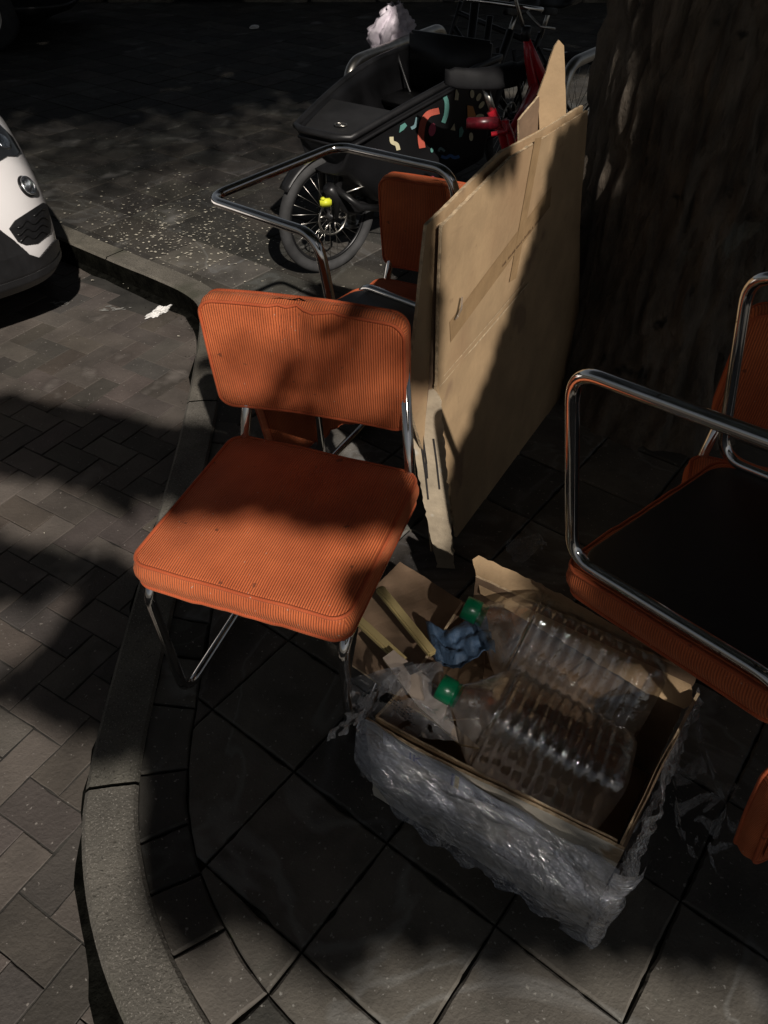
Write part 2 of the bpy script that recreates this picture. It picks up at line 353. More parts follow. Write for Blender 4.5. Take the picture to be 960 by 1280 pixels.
# tiles 28 cm, laid square to the long kerb, clipped to the kerb line
def clip(poly, a, b):
    """keep left-hand side of a->b"""
    out = []; n = len(poly)
    d = lambda p: (b[0]-a[0])*(p[1]-a[1])-(b[1]-a[1])*(p[0]-a[0])
    for i in range(n):
        p, q = poly[i], poly[(i+1) % n]; dp, dq = d(p), d(q)
        if dp >= 0: out.append(p)
        if (dp >= 0) != (dq >= 0):
            t = dp/(dp-dq); out.append((p[0]+(q[0]-p[0])*t, p[1]+(q[1]-p[1])*t))
    return out
T0 = Vector((-.211, .930)); TI = Vector((.789, -.614)); TJ = Vector((-.614, -.789)); TS = .2755
def slab(bm, lay, poly, z, th, inset, shade, tilt=.002, bev=.004):
    if len(poly) < 3: return
    c = Vector((sum(p[0] for p in poly)/len(poly), sum(p[1] for p in poly)/len(poly)))
    area = abs(sum(poly[i-1][0]*poly[i][1]-poly[i][0]*poly[i-1][1] for i in range(len(poly))))/2
    if area < .0012: return
    g = [Vector(p) for p in poly]
    gg = []
    for p in g:
        if not gg or (p-gg[-1]).length > .004: gg.append(p)
    if len(gg) < 3: return
    if c.y < 2.6 and c.x > -1.6 and c.x < 1.6:
        g2 = []
        for a_, b_ in zip(gg, gg[1:]+gg[:1]):
            m = max(1, int((b_-a_).length/.018))
            for k in range(m): g2.append(a_.lerp(b_, k/m))
        gg = g2
    tx, ty, dz = random.uniform(-tilt, tilt)*8, random.uniform(-tilt, tilt)*8, random.uniform(-tilt, tilt)
    jit = .004 if area > .03 else .0018
    def ring(ins, zz):
        out = []
        for p in gg:
            dd = c-p; q = p+dd.normalized()*min(ins*1.3, dd.length*.5)
            jj = nz((q.x*40, q.y*40, 0), 1, 3)*jit+max(0, nz((q.x*14, q.y*14, 0), 1, 9)-.25)*jit*3; q = q+dd.normalized()*jj
            out.append(bm.verts.new((q.x, q.y, zz+dz+(q.x-c.x)*tx*.3+(q.y-c.y)*ty*.3)))
        return out
    r0, r1, r2 = ring(inset, z-th), ring(inset, z-bev), ring(inset+bev, z)
    n = len(gg); fs = []
    for a, b in ((r0, r1), (r1, r2)):
        for k in range(n): fs.append(bm.faces.new((a[k], a[(k+1) % n], b[(k+1) % n], b[k])))
    fs.append(bm.faces.new(r2))
    for f in fs:
        for lp in f.loops: lp[lay] = (*shade, 1)
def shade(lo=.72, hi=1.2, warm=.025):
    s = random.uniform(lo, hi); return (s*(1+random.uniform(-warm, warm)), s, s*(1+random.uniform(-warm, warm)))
bm = bmesh.new(); lay = bm.loops.layers.color.new('shade')
CR = [i for i, p in enumerate(KM) if p[1] < 3.2][0]
KA = KM[CR:]                                   # the line beside the car bay, running towards the viewer
KB = KM[:CR+1]
for i in range(-38, 38):
    for j in range(-44, 12):
        o = T0+TI*TS*i+TJ*TS*j
        cs = [o, o+TI*TS, o+TI*TS+TJ*TS, o+TJ*TS]
        cx = sum((v for v in cs), Vector((0, 0)))/4
        if cx.y < -.5 or cx.y > 11.6 or abs(cx.x) > 8.5: continue
        near = min((Vector(p)-cx).length for p in KM)
        poly = [tuple(v) for v in cs]
        if near < (.42 if cx.y < 2.6 else .3):
            segs = sorted(range(len(KM)-1), key=lambda s: (Vector(KM[s])-cx).length)[:7]
            CRN = Vector((-.86, 3.27)); BIS = CRN+Vector((.9, .42))
            if (cx-CRN).length < .55:
                pa = clip(clip(poly, tuple(BIS), tuple(CRN)), (-.755, 3.0), (-.73, 2.5))
                pb = clip(poly, tuple(CRN), tuple(BIS)); pb = clip(pb, KM[CR-14], KM[CR-13]) if len(pb) > 2 else []
                sh_ = shade(.7, 1.25)
                for q in (pa, pb): slab(bm, lay, q, 0, .05, .0035, sh_, .0004)
                continue
            KK = KN if cx.y < 2.35 else KM
            for s in sorted(segs): poly = clip(poly, KK[s], KK[s+1]) if len(poly) > 2 else []
        elif not side_poly(PAVE, cx): continue
        if len(poly) < 3: continue
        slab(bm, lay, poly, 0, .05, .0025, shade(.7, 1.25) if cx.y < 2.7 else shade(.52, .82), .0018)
# cut pieces laid as a border course inside the kerb
arc = [0]
for a_, b_ in zip(KO, KO[1:]): arc.append(arc[-1]+(Vector(b_)-Vector(a_)).length)
def on(poly, s):
    for i in range(len(arc)-1):
        if arc[i+1] >= s: return Vector(poly[i]).lerp(Vector(poly[i+1]), (s-arc[i])/max(1e-6, arc[i+1]-arc[i]))
    return Vector(poly[-1])
KI2 = offset(KO, .118)
s0 = arc[[i for i, p in enumerate(KO) if p[1] < 2.47][0]]; s1 = arc[[i for i, p in enumerate(KO) if p[1] < -.1][0]]
while s0 < s1:
    ln = random.uniform(.11, .21); sk = random.uniform(-.02, .03)
    slab(bm, lay, [tuple(on(KI2, s0)), tuple(on(KI2, s0+ln*.5)), tuple(on(KI2, s0+ln)), tuple(on(KN, s0+ln+sk)), tuple(on(KN, s0+ln*.5)), tuple(on(KN, s0+(sk_ if 'sk_' in globals() else 0)))], 0, .05, .003, shade(.62, 1.05), .0018); sk_ = sk
    s0 += ln
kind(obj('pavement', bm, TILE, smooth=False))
# kerb: one band in stones about 80 cm long
bm = bmesh.new(); lay = bm.loops.layers.color.new('shade')
acc = 0; sh = shade(.8, 1.15); prev = None; start = True
def kerb_ring(i, z0=0):
    o, inn = Vector(KO[i]), Vector(KI[i]); d = (inn-o)
    pr = [(0.0, -.13), (0.0, -.03), (.02, -.006), (.10, .004), (.5, .006), (.93, .005), (.99, -.003), (1, -.05)]
    return [bm.verts.new((o.x+d.x*t, o.y+d.y*t, z+.004+nz((o.x, o.y, t), 7)*.002)) for t, z in pr]
i = 0; ring = kerb_ring(0)
for i in range(1, len(KO)):
    r2 = kerb_ring(i)
    for k in range(len(ring)-1):
        f = bm.faces.new((ring[k], ring[k+1], r2[k+1], r2[k]))
        for lp in f.loops: lp[lay] = (*sh, 1)
    acc += (Vector(KO[i])-Vector(KO[i-1])).length
    if acc > .75:
        bm.faces.new(r2); acc = 0; sh = shade(.8, 1.15)
        # next stone starts 8 mm further on
        dirv = (Vector(KO[min(i+1, len(KO)-1)])-Vector(KO[i])).normalized()*.008
        r3 = kerb_ring(i)
        for v in r3: v.co += Vector((dirv.x, dirv.y, 0))
        bm.faces.new(r3[::-1]); ring = r3
    else: ring = r2
bmesh.ops.recalc_face_normals(bm, faces=bm.faces)
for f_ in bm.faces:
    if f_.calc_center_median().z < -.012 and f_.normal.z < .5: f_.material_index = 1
ko_ = obj('kerb', bm, KERB, smooth=False); ko_.data.materials.append(mat('kerb_face_shade', (.005, .005, .004), 1.0, spec=0.0, scale=16, var=.5, bump=(70, .006))); kind(ko_)  # road-side face near-black: its shade is put into the colour
# near-black strip in the gutter, painting in the shadow band along the kerb
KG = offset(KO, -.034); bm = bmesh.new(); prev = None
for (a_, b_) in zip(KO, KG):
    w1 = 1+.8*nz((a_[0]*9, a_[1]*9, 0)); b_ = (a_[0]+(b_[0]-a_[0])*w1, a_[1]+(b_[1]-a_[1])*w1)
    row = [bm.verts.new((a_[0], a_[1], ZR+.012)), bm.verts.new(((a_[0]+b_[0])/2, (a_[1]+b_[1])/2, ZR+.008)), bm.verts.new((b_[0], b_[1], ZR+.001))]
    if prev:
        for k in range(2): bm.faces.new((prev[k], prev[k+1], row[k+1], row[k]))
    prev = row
kind(obj('gutter_shade_strip', bm, mat('gutter_shade', (.006, .006, .005), 1.0, spec=0.0, scale=30, var=.5, bump=(120, .006))))
# herringbone clinker in the parking bay
bm = bmesh.new(); lay = bm.loops.layers.color.new('shade')
ROADP = KM+[(3, -3), (-9, -3), (-9, 9.5)]
a = radians(-37.9+7); ux = Vector((cos(a), sin(a))); uy = Vector((-sin(a), cos(a))); W_ = .1; Lb = .2
# classic herringbone: cell (2n) lattice, horizontal brick at (k, k) and vertical brick at (k+1... )
for k in range(-70, 70):
    for mm in range(-24, 24):
        x0 = (k+mm*4)*W_; y0 = k*W_
        for (bx, by, bw_, bh) in ((x0, y0, Lb, W_), (x0+3*W_, y0, W_, Lb)):
            cc = ux*(bx+bw_/2)+uy*(by+bh/2)+Vector((-1.2, 1.4))
            if not (-6.5 < cc.x < 1.2 and -.6 < cc.y < 8): continue
            if side_poly(PAVE, cc) and min((Vector(p)-cc).length for p in KM) > .12: continue
            cs = [ux*(bx+s*bw_)+uy*(by+t*bh)+Vector((-1.2, 1.4)) for s, t in ((0, 0), (1, 0), (1, 1), (0, 1))]
            d_ = nz((cc.x, cc.y, 0), .8, 5)*.012
            slab(bm, lay, [tuple(v) for v in cs], ZR+d_-.0, .05, .0016, shade(.78, 1.14, .03), .0012, .0014)
kind(obj('parking_bay', bm, BRICK, smooth=False))

# petals and grit scattered on the paving: nobody could count them
bm = bmesh.new()
for _ in range(1050):
    if random.random() < .72: p = P(random.gauss(215, 75), random.gauss(290, 34), .0)
    else: p = Vector((random.uniform(-2.6, 1.4), random.uniform(.4, 6), 0))
    if not side_poly(PAVE, (p.x, p.y)):
        if random.random() < .8: continue
        z = ZR+.006
    else: z = .003
    r = random.uniform(.002, .0075) if p.y > 2 else random.uniform(.001, .0028); a = random.random()*6.3
    vs = []
    for k in range(5):
        b_ = a+k*2*pi/5; rr = r*random.uniform(.5, 1.2)
        vs.append(bm.verts.new((p.x+cos(b_)*rr*1.4, p.y+sin(b_)*rr, z+.002+random.random()*.003)))
    bm.faces.new(vs)
kind(obj('fallen_petals', bm, PETAL, smooth=False), 'stuff')
# worn white paint of the bay line
bm = bmesh.new(); A_, B_ = P(-30, 362, ZR), P(165, 392, ZR)
for _ in range(420):
    t_ = random.random(); q = A_.lerp(B_, t_)+Vector((random.gauss(0, .018), random.gauss(0, .018), 0))
    if noise.noise(q*7) < -.05+.3*t_: continue
    r = random.uniform(.003, .014); a = random.random()*6.3; vs = []
    for k in range(6):
        b_ = a+k*pi/3; rr = r*random.uniform(.4, 1.1); vs.append(bm.verts.new((q.x+cos(b_)*rr*1.5, q.y+sin(b_)*rr*.7, ZR+.0035+random.random()*.0005)))
    bm.faces.new(vs)
kind(obj('worn_line_paint', bm, mat('worn_paint', (.24, .235, .22), .7, scale=20, var=.3), smooth=False), 'stuff')
# moss and grit in the gutter
bm = bmesh.new()
for _ in range(1100):
    i = random.randrange(len(KO)-10); q = Vector(KO[i]).lerp(Vector(KO[i+1]), random.random()); a2 = Vector(KO[i+1])-Vector(KO[i]); nrm = Vector((a2.y, -a2.x)).normalized()
    if q.y > 5 or q.y < 1.6: continue
    q = q+nrm*abs(random.gauss(0, .025))
    r = random.uniform(.0012, .0035)
    bmesh.ops.create_icosphere(bm, subdivisions=1, radius=r, matrix=Matrix.Translation((q.x, q.y, ZR+.002)) @ Matrix.Diagonal((1, random.uniform(.5, 1), .4, 1)))
kind(obj('gutter_grit', bm, DIRT, smooth=False), 'stuff')
# bits of crumpled tissue
def crumple(name, c, sx, sy, sz, m, label, cat, ang=0, seed=1, sub=3, amp=.5):
    bm = bmesh.new(); bmesh.ops.create_icosphere(bm, subdivisions=sub, radius=1)
    for v in bm.verts:
        q = v.co*2.2+Vector((seed, seed, 0)); f = 1+amp*noise.noise(q)+amp*.6*noise.noise(q*2.7)
        v.co = Vector((v.co.x*f*sx, v.co.y*f*sy, max(v.co.z*f, -.35)*sz))
    return tag(obj(name, bm, m, loc=c, rot=(0, 0, ang), smooth=False), label, cat)
q = P(198, 392, ZR); crumple('tissue', (q.x, q.y, ZR+.008), .058, .02, .014, TISSUE, 'crumpled white paper tissue lying flat on the parking bay bricks', 'litter', .9, 4, 4, 1.0)
q = P(122, 910, ZR)

# ================================================================== TREE
TC = Vector((1.15, 2.78)); TR = .43
tree = thing('street_tree', 'large street tree with thick dark furrowed trunk behind the stacked chairs', 'tree', (TC.x, TC.y, 0))
bm = bmesh.new(); NR, NH = 220, 150; H = 5.2; rows = []
for j in range(NH+1):
    t = j/NH; z = -.04+H*t**1.25; row = []
    for k in range(NR):
        a = 2*pi*k/NR
        flare = .12*math.exp(-z/.22)*(1+.5*sin(3*a+1))+.05*math.exp(-z/.7)
        r = TR*(1-.03*z)+flare-.04
        q = Vector((cos(a)*r*1.0, sin(a)*r, z))
        big = noise.noise(Vector((cos(a)*1.5, sin(a)*1.5, z*.8)))*.03
        f1 = noise.noise(Vector((cos(a)*13+z*.5, sin(a)*13, z*3.4)))+.4*noise.noise(Vector((cos(a)*5, sin(a)*5, z*1.2)))
        ridge = (abs(f1)**.7)*.05
        vd = noise.voronoi(Vector((cos(a)*5.5+.25*f1, sin(a)*5.5, z*2.6)))[0]; ridge += min(vd[1]-vd[0], .28)*.10
        fine = noise.noise(Vector((cos(a)*34, sin(a)*34, z*16)))*.014
        r += big+ridge+fine
        row.append(bm.verts.new((cos(a)*r-.02*z, sin(a)*r-.01*z, z)))
    rows.append(row)
for a_, b_ in zip(rows, rows[1:]):
    for k in range(NR): bm.faces.new((a_[k], a_[(k+1) % NR], b_[(k+1) % NR], b_[k]))
obj('trunk', bm, BARK, tree)
for k, (dx, dy, dz, r0) in enumerate(((2.2, -4.6, 1.4, .16), (1.0, -3.6, 2.6, .14), (-2.5, -2.5, 2.6, .15), (2.8, 1.5, 2.5, .16), (-.6, 2.6, 3.0, .15))):
    pts = []; s = Vector((-.1, -.05, 3.9)); e = s+Vector((dx, dy, dz))
    for t in range(9):
        u = t/8; p = s.lerp(e, u); p.z += sin(u*pi)*.5; p += Vector((noise.noise(Vector((u*3, k, 0))), noise.noise(Vector((0, u*3, k))), 0))*.25*u; pts.append(p)
    tube_obj('limb', pts, [r0*(1-.7*t/8)+.01 for t in range(9)], BARK, tree, 12)
# unseen leaves added high above; gaps cut to shape the light and shadows
U = Vector((0, 0, 1)).cross(L).normalized()
if U.x < 0: U = -U
V = L.cross(U)
if V.z < 0: V = -V
def uv(p): p = Vector(p); return (p.dot(U), p.dot(V))
CO, CN = Vector((.12, 1.6, 0)), Vector((.866, -.5, 0)).normalized()     # plane of the big board
def cp(px, py): return PP(px, py, CO, CN)
PADO, PADN = Vector((-.16, 1.50, .7)), Vector((-.33, -.94, .08)).normalized()
lit = []
lit.append([uv(P(x, y, .51)) for x, y in [(120, 638), (345, 640), (385, 658), (540, 664), (515, 705), (470, 700), (455, 702), (432, 708), (430, 740), (450, 765), (430, 830), (100, 790)]])
lit.append([uv(PP(x, y, PADO, PADN)) for x, y in [(225, 345), (475, 350), (425, 392), (400, 420), (355, 470), (315, 512), (225, 500)]])
lit.append([uv(cp(x, y)) for x, y in [(551, 270), (560, 220), (640, 140), (690, 40), (712, 40), (712, 150), (697, 185), (668, 300), (645, 370), (605, 480), (560, 590), (545, 720), (490, 720), (498, 486), (546, 484)]])
for poly in ([(-400, 300), (260, 300), (300, 400), (250, 440), (228, 535), (190, 528), (150, 515), (60, 502), (0, 488), (-400, 440)],
             [(-60, 590), (60, 602), (120, 622), (165, 652), (178, 690), (150, 706), (60, 700), (0, 682), (-60, 660)],
             [(-60, 765), (20, 765), (60, 752), (106, 737), (70, 790), (20, 850), (-60, 890)],
             [(-60, 895), (0, 905), (90, 950), (180, 945), (187, 990), (172, 1060), (190, 1130), (240, 1190), (300, 1155), (345, 1178), (385, 1212), (424, 1240), (475, 1190), (540, 1185), (640, 1215), (665, 1195), (800, 1200), (970, 1225), (1000, 1450), (-60, 1450)]):
    lit.append([uv(P(x, y, 0)) for x, y in poly])
bm = bmesh.new()
def leaf(p, s):
    n_ = (L+Vector((random.gauss(0, .25), random.gauss(0, .25), random.gauss(0, .25)))).normalized(); a = n_.orthogonal().normalized(); b = n_.cross(a); th = random.random()*6.3
    a2 = a*cos(th)+b*sin(th); b2 = b*cos(th)-a*sin(th)
    bm.faces.new([bm.verts.new(p+a2*x*s+b2*y*s) for x, y in ((-.62, 0), (-.25, .36), (.25, .36), (.62, 0), (.25, -.36), (-.25, -.36))])
dark = [[uv(q) for q in [(-.05, 2.48, .825), (.19, 2.345, .825), (.19, 2.345, .69), (.09, 2.39, .58), (-.05, 2.47, .5)]],
        [uv(cp(x, y)) for x, y in [(697, 172), (668, 300), (642, 380), (603, 490), (558, 600), (548, 730), (720, 720), (745, 130)]]]
part_ = [([uv(PP(x, y, PADO, PADN)) for x, y in [(455, 385), (400, 425), (355, 478), (320, 512), (525, 543), (535, 400)]], .9),
         ([uv(PP(x, y, PADO, PADN)) for x, y in [(225, 345), (475, 350), (425, 392), (400, 420), (355, 470), (315, 512), (225, 500)]], .25),
         ([uv(P(x, y, .2)) for x, y in [(420, 860), (480, 880), (790, 1060), (780, 1130), (720, 1140), (480, 980)]], .6),
         ([uv(P(x, y, .3)) for x, y in [(430, 760), (560, 690), (880, 830), (880, 900), (780, 1060), (470, 880)]], .85)]
STEP = .021
u = -1.9
while u < 3.2:
    v = -.8
    while v < 3.8:
        q = (u, v); v += STEP
        lam = None
        if not any(side_poly(pl, q) for pl in dark):
            inl = any(side_poly(pl, q) for pl in lit)
            pz = [k for pl, k in part_ if side_poly(pl, q)]
            if pz and not (pz[0] > 1 and any(side_poly(pl, q) for pl in lit[3:])): lam = pz[0]
            elif inl: continue
            elif q[0] > 1.62 and q[1] > 1.8: lam = 2.8
            elif q[1] > 1.78 and q[0] < 1.46: continue
        b0 = U*q[0]+V*q[1]; s = (random.uniform(3.3, 3.6)-b0.z)/L.z
        if lam is None: leaf(b0+L*s-Vector((TC.x, TC.y, 0)), .058)
        else:
            for _ in range(2):
                if random.random() < lam*.33: leaf(b0+L*(s+random.uniform(2.5, 4))+Vector((random.uniform(-.01, .01), random.uniform(-.01, .01), 0))-Vector((TC.x, TC.y, 0)), .038)
    u += STEP
keep = [[uv(PY(x, y, 4.95)) for x, y in [(440, 0), (530, 0), (530, 90), (440, 90)]]]
for _ in range(26000):                                      # more added leaves, denser farther out so the light fades
    q = (random.uniform(-4, 1.6), random.uniform(2.6, 4.6))
    if random.random() > min(1, (q[1]-2.6)/1.5) or side_poly(keep[0], q): continue
    b0 = U*q[0]+V*q[1]; s = (random.uniform(6.5, 8)-b0.z)/L.z
    leaf(b0+L*s-Vector((TC.x, TC.y, 0)), .040)
for _ in range(34000):                                     # larger added leaves, put in to shade the far ground
    q = (random.uniform(-7, 9), random.uniform(2.9, 9.5)); k = min(1, max(0, (q[1]-3.9)/1.5))
    if random.random() > k or side_poly(keep[0], q): continue
    if noise.noise(Vector((q[0]*.8, q[1]*1.3, 4))) > .42+max(0, q[1]-5)*.2: continue
    b0 = U*q[0]+V*q[1]; s = (random.uniform(4.8, 7.5)-b0.z)/L.z
    leaf(b0+L*s-Vector((TC.x, TC.y, 0)), .24)
obj('crown', bm, LEAF, tree, smooth=False)  # unseen shadow mask of leaves, added to block the light

# ================================================================== CHAIRS
def crease(p, w):
    return p
def make_chair(label, group, tug=True):
    t = thing('chair', label, 'chair', group=group)
    hw = .226; rt = .0125; zs = .43
    pts = [(-hw+.035, -.24+.0, rt)]
    base = bez([(0, -.24, rt), (-hw, -.24, rt), (-hw, .20, rt), (-hw, .225, zs), (-hw, -.225, zs), (-hw+.05, -.29, .82)], .062, 9)
    baseR = [Vector((-p.x, p.y, p.z)) for p in base]
    obj('frame', tube(bmesh.new(), base[::-1][:-1]+baseR, rt, 16), CHROME, t)
    # seat
    def dseat(p):
        q = p.copy(); q.z += nz(q, 7, 2)*.0035
        # gathers along the front border
        if q.y > .2: q.y += sin(q.x*110+3*sin(q.x*20))*.0026*max(0, 1-abs(q.x)/.2)*(1 if q.z < .02 else .2); q.z += sin(q.x*38)*.0014
        return q
    bm, outl = cushion(.486, .476, .070, .040, .012, .009, .006, dseat)
    s = obj('seat', bm, CORD, t, loc=(0, .0, zs+.051))
    for sg in (1, -1):
        ring = [dseat(Vector((p.x*.992, p.y*.992, sg*.032))) for p in outl]
        o = obj('piping', tube(bmesh.new(), ring, .0042, 8, closed=True), PIPE, s)
    bm, _ = cushion(.44, .44, .012, .05, .003, 0)
    obj('underside_panel', bm, BLACKP, s, loc=(0, 0, -.0385))
    # back pad, standing on its long edge; local x across, y = up, z = forward
    def dback(p):
        q = p.copy()
        q.z += nz(q, 6, 8)*.004
        if q.y > .02:
            k = (q.y-.02)/.11
            for cx, wd, am in ((-.045 if tug else .03, .012, .007), (-.008 if tug else .09, .014, .009), (.03, .02, -.004), (.07 if tug else -.1, .016, .004)):
                q.z -= 1.6*am*k*math.exp(-((q.x-cx)/wd)**2)*(1 if q.z > 0 else 0)
        q.z += -.014*(1-(2*q.x/.46)**2)+.007
        return q
    bm, outl = cushion(.46, .295, .05, .034, .012, .006, .003, dback)
    rot = Euler((radians(90-6), 0, 0))
    # flip so that pad front (+z local) looks to +y
    b = obj('backrest', bm, CORD, t, loc=(0, -.25, .735), rot=(radians(90+7), 0, radians(180)))
    for sg in (1, -1):
        ring = [dback(Vector((p.x*.99, p.y*.985, sg*.0215))) for p in outl]
        obj('piping', tube(bmesh.new(), ring, .004, 8, closed=True), PIPE, b)
    # smooth cloth covering the rear of the pad
    bm, _ = cushion(.44, .25, .004, .04, .0015, 0, 0, lambda p: Vector((p.x, p.y, p.z-.014*(1-(2*p.x/.46)**2)+.007)))
    obj('rear_panel', bm, VELV, b, loc=(0, 0, -.030))
    return t
def copy_tree(o, parent=None):
    c = o.copy(); COL.objects.link(c)
    if parent: c.parent = parent
    for ch in list(o.children): copy_tree(ch, c)
    return c
G = 'orange corduroy chairs with chrome tube frames'
c1 = make_chair('orange corduroy chair standing upright in front, its seat lit across the near half', G)
c1.location = (-.222, 1.25, 0); c1.rotation_euler = (0, 0, radians(160.6))
c2 = copy_tree(c1); c2['label'] = 'upside-down chair behind the front chair, its chrome runners in the air before the bicycle wheel'
c2.location = (-.128, 1.99, .975); c2.rotation_euler = (radians(-4.3), radians(184.5), radians(-135.7))
c3 = copy_tree(c1); c3['label'] = 'upright chair with shaded orange backrest showing between the cargo bicycle and the cardboard'
c3.location = (.088, 2.115, 0); c3.rotation_euler = (0, 0, radians(152))
for ch in c3.children:
    if ch.name.startswith('backrest'): ch.location = (0, -.25, .705)
for ch in c1.children:
    if ch.name.startswith('backrest'): ch.location = (.036, -.262, .746); ch.rotation_euler = (radians(97), 0, radians(185))
c4 = copy_tree(c1); c4['label'] = 'upside-down chair before the tree, black seat underside up and chrome runners in the air'
c4.location = (.598, 1.051, 1.06); c4.rotation_euler = (radians(10.5), radians(174.6), radians(35.6))
c5 = copy_tree(c1); c5['label'] = 'upright chair beneath the upside-down one, its orange backrest at the right edge by the trunk'
c5.location = (.88, 1.165, 0)
for ch in c5.children:
    if ch.name.startswith('backrest'): ch.location = (0, -.255, .765)
#
c5.rotation_euler = (0, 0, radians(158.3))

# ================================================================== CARDBOARD BOARDS
def board(name, pts3, th, nrm, m, parent, edge=True, wob=.004, shd=None, ragged=.0015, cuts=26):
    """flat board from a 3D outline: dense grid so that it can warp"""
    nrm = Vector(nrm).normalized(); bm = bmesh.new(); lay = bm.loops.layers.color.new('shade')
    # resample outline
    out = []
    for i, p in enumerate(pts3):
        a_, b_ = Vector(p), Vector(pts3[(i+1) % len(pts3)]); n = max(1, int((b_-a_).length/.012))
        for k in range(n):
            q = a_.lerp(b_, k/n)
            tdir = (b_-a_).normalized().cross(nrm)
            if ragged: q += tdir*nz(q, 60)*ragged
            out.append(q)
    f = bm.faces.new([bm.verts.new(q) for q in out]); bmesh.ops.triangulate(bm, faces=[f])
    # slice into a lattice
    c = sum((q for q in out), Vector())/len(out); e1 = nrm.orthogonal().normalized(); e1 = Vector((0, 0, 1)).cross(nrm).normalized() if abs(nrm.z) < .9 else Vector((1, 0, 0)); e2 = nrm.cross(e1)
    ext = max((q-c).length for q in out)
    for e in (e1, e2):
        for k in range(-cuts//2, cuts//2+1):
            bmesh.ops.bisect_plane(bm, geom=bm.verts[:]+bm.edges[:]+bm.faces[:], plane_co=c+e*ext*2.0*k/cuts, plane_no=e)
    for v in bm.verts: v.co += nrm*(noise.noise(v.co*3.1)*wob+noise.noise(v.co*9)*wob*.35)
    r = bmesh.ops.extrude_face_region(bm, geom=bm.faces[:])
    vs = [g for g in r['geom'] if isinstance(g, bmesh.types.BMVert)]
    for v in vs: v.co -= nrm*th
    bmesh.ops.recalc_face_normals(bm, faces=bm.faces)
    for f_ in bm.faces:
        for lp in f_.loops:
            s = shd(lp.vert.co) if shd else 1; lp[lay] = (s, s, s, 1)
    me = bpy.data.meshes.new(name)
    for f_ in bm.faces: f_.material_index = 1 if (edge and abs(f_.normal.dot(nrm)) < .35) else 0
    bm.to_mesh(me); bm.free(); me.materials.append(m); me.materials.append(CARDE)
    o = bpy.data.objects.new(name, me); COL.objects.link(o); o.parent = parent; return o
def strip(bm, pts, wd, nrm, off, z0=0):
    nrm = Vector(nrm).normalized()
    pts = [Vector(p)+nrm*off for p in pts]
    t = (pts[-1]-pts[0]).normalized(); s = nrm.cross(t)*wd/2; prev = None
    for p in pts:
        a_, b_ = bm.verts.new(p-s), bm.verts.new(p+s)
        if prev: bm.faces.new((prev[0], a_, b_, prev[1]))
        prev = (a_, b_)
big = thing('cardboard_sheet', 'large folded brown cardboard box leaning on edge between chairs and tree trunk', 'cardboard')
def lerp_pts(a_, b_, n=14): return [a_.lerp(b_, k/n) for k in range(n+1)]
top = [cp(553, 283), cp(640, 196), cp(697, 163), cp(735, 138)]
zt = cp(735, 138)
front = top+[cp(728, 230), cp(718, 380), cp(705, 560), cp(690, 690), cp(563, 722), cp(553, 600), cp(547, 487), cp(549, 380)]
def shd(co):
    q = co; s = 1
    return s
fp_ = board('face_panel', front, .008, CN, CARD, big, wob=.0012, ragged=.003)
K0, K1 = cp(549, 484), cp(660, 354); kd = (K1-K0).normalized(); kn = kd.cross(CN).normalized(); kn = kn if kn.z < 0 else -kn
for v_ in fp_.data.vertices:                                   # the lower half is folded a little outwards
    d_ = (v_.co-K0).dot(kn)
    v_.co += CN*(max(0, d_)*.055)-CN*max(0, .02-abs(d_))*.12
back = [p-CN*.022 for p in [cp(546, 284), cp(640, 191), cp(697, 159), cp(737, 133), cp(733, 230), cp(720, 380), cp(700, 640), cp(570, 690), cp(520, 492), cp(535, 380)]]
board('rear_panel', back, .008, CN, CARD, big, wob=.006)
# narrow panel at the near edge, turned towards the viewer, torn and white-printed
n2 = Vector((-.1, -1, .06)).normalized(); E0 = cp(548, 487)
def ep(px, py): return PP(px, py, E0, n2)
flap = [ep(512, 500), ep(526, 490), ep(549, 486), ep(556, 560), ep(563, 640), ep(569, 712), ep(548, 716), ep(536, 660), ep(522, 590), ep(513, 528)]
board('torn_end_flap', flap, .006, n2, mat('worn_board', (.34, .28, .2), .75, scale=9, var=.25, bump=(60, .002), specks=[(14, .6, (.45, .42, .36), .1)]), big, wob=.006, ragged=.006, cuts=16)
rnd = random.Random(3)
bm = bmesh.new()
for k in range(4):                                             # torn tongues with dark gaps between
    x = 525+rnd.uniform(0, 17); y = 515+rnd.uniform(0, 70); ln = rnd.uniform(30, 70)
    strip(bm, [ep(x, y), ep(x+ln*.06+rnd.uniform(-2, 3), y+ln*.5), ep(x+ln*.12, y+ln)], rnd.uniform(.002, .006), n2, .0015)
o = obj('torn_gaps', bm, INK, big, smooth=False)
bm = bmesh.new()
for k in range(3):
    x = 524+k*7.4+rnd.uniform(-2,2); y = 505+rnd.uniform(0, 24); ln = rnd.uniform(60, 120)
    strip(bm, [ep(x+1, y), ep(x+ln*.05+2, y+ln*.5), ep(x+ln*.1+1, y+ln)], .005, n2+Vector((.25, 0, 0)), .008+.002*k)
bm.free()
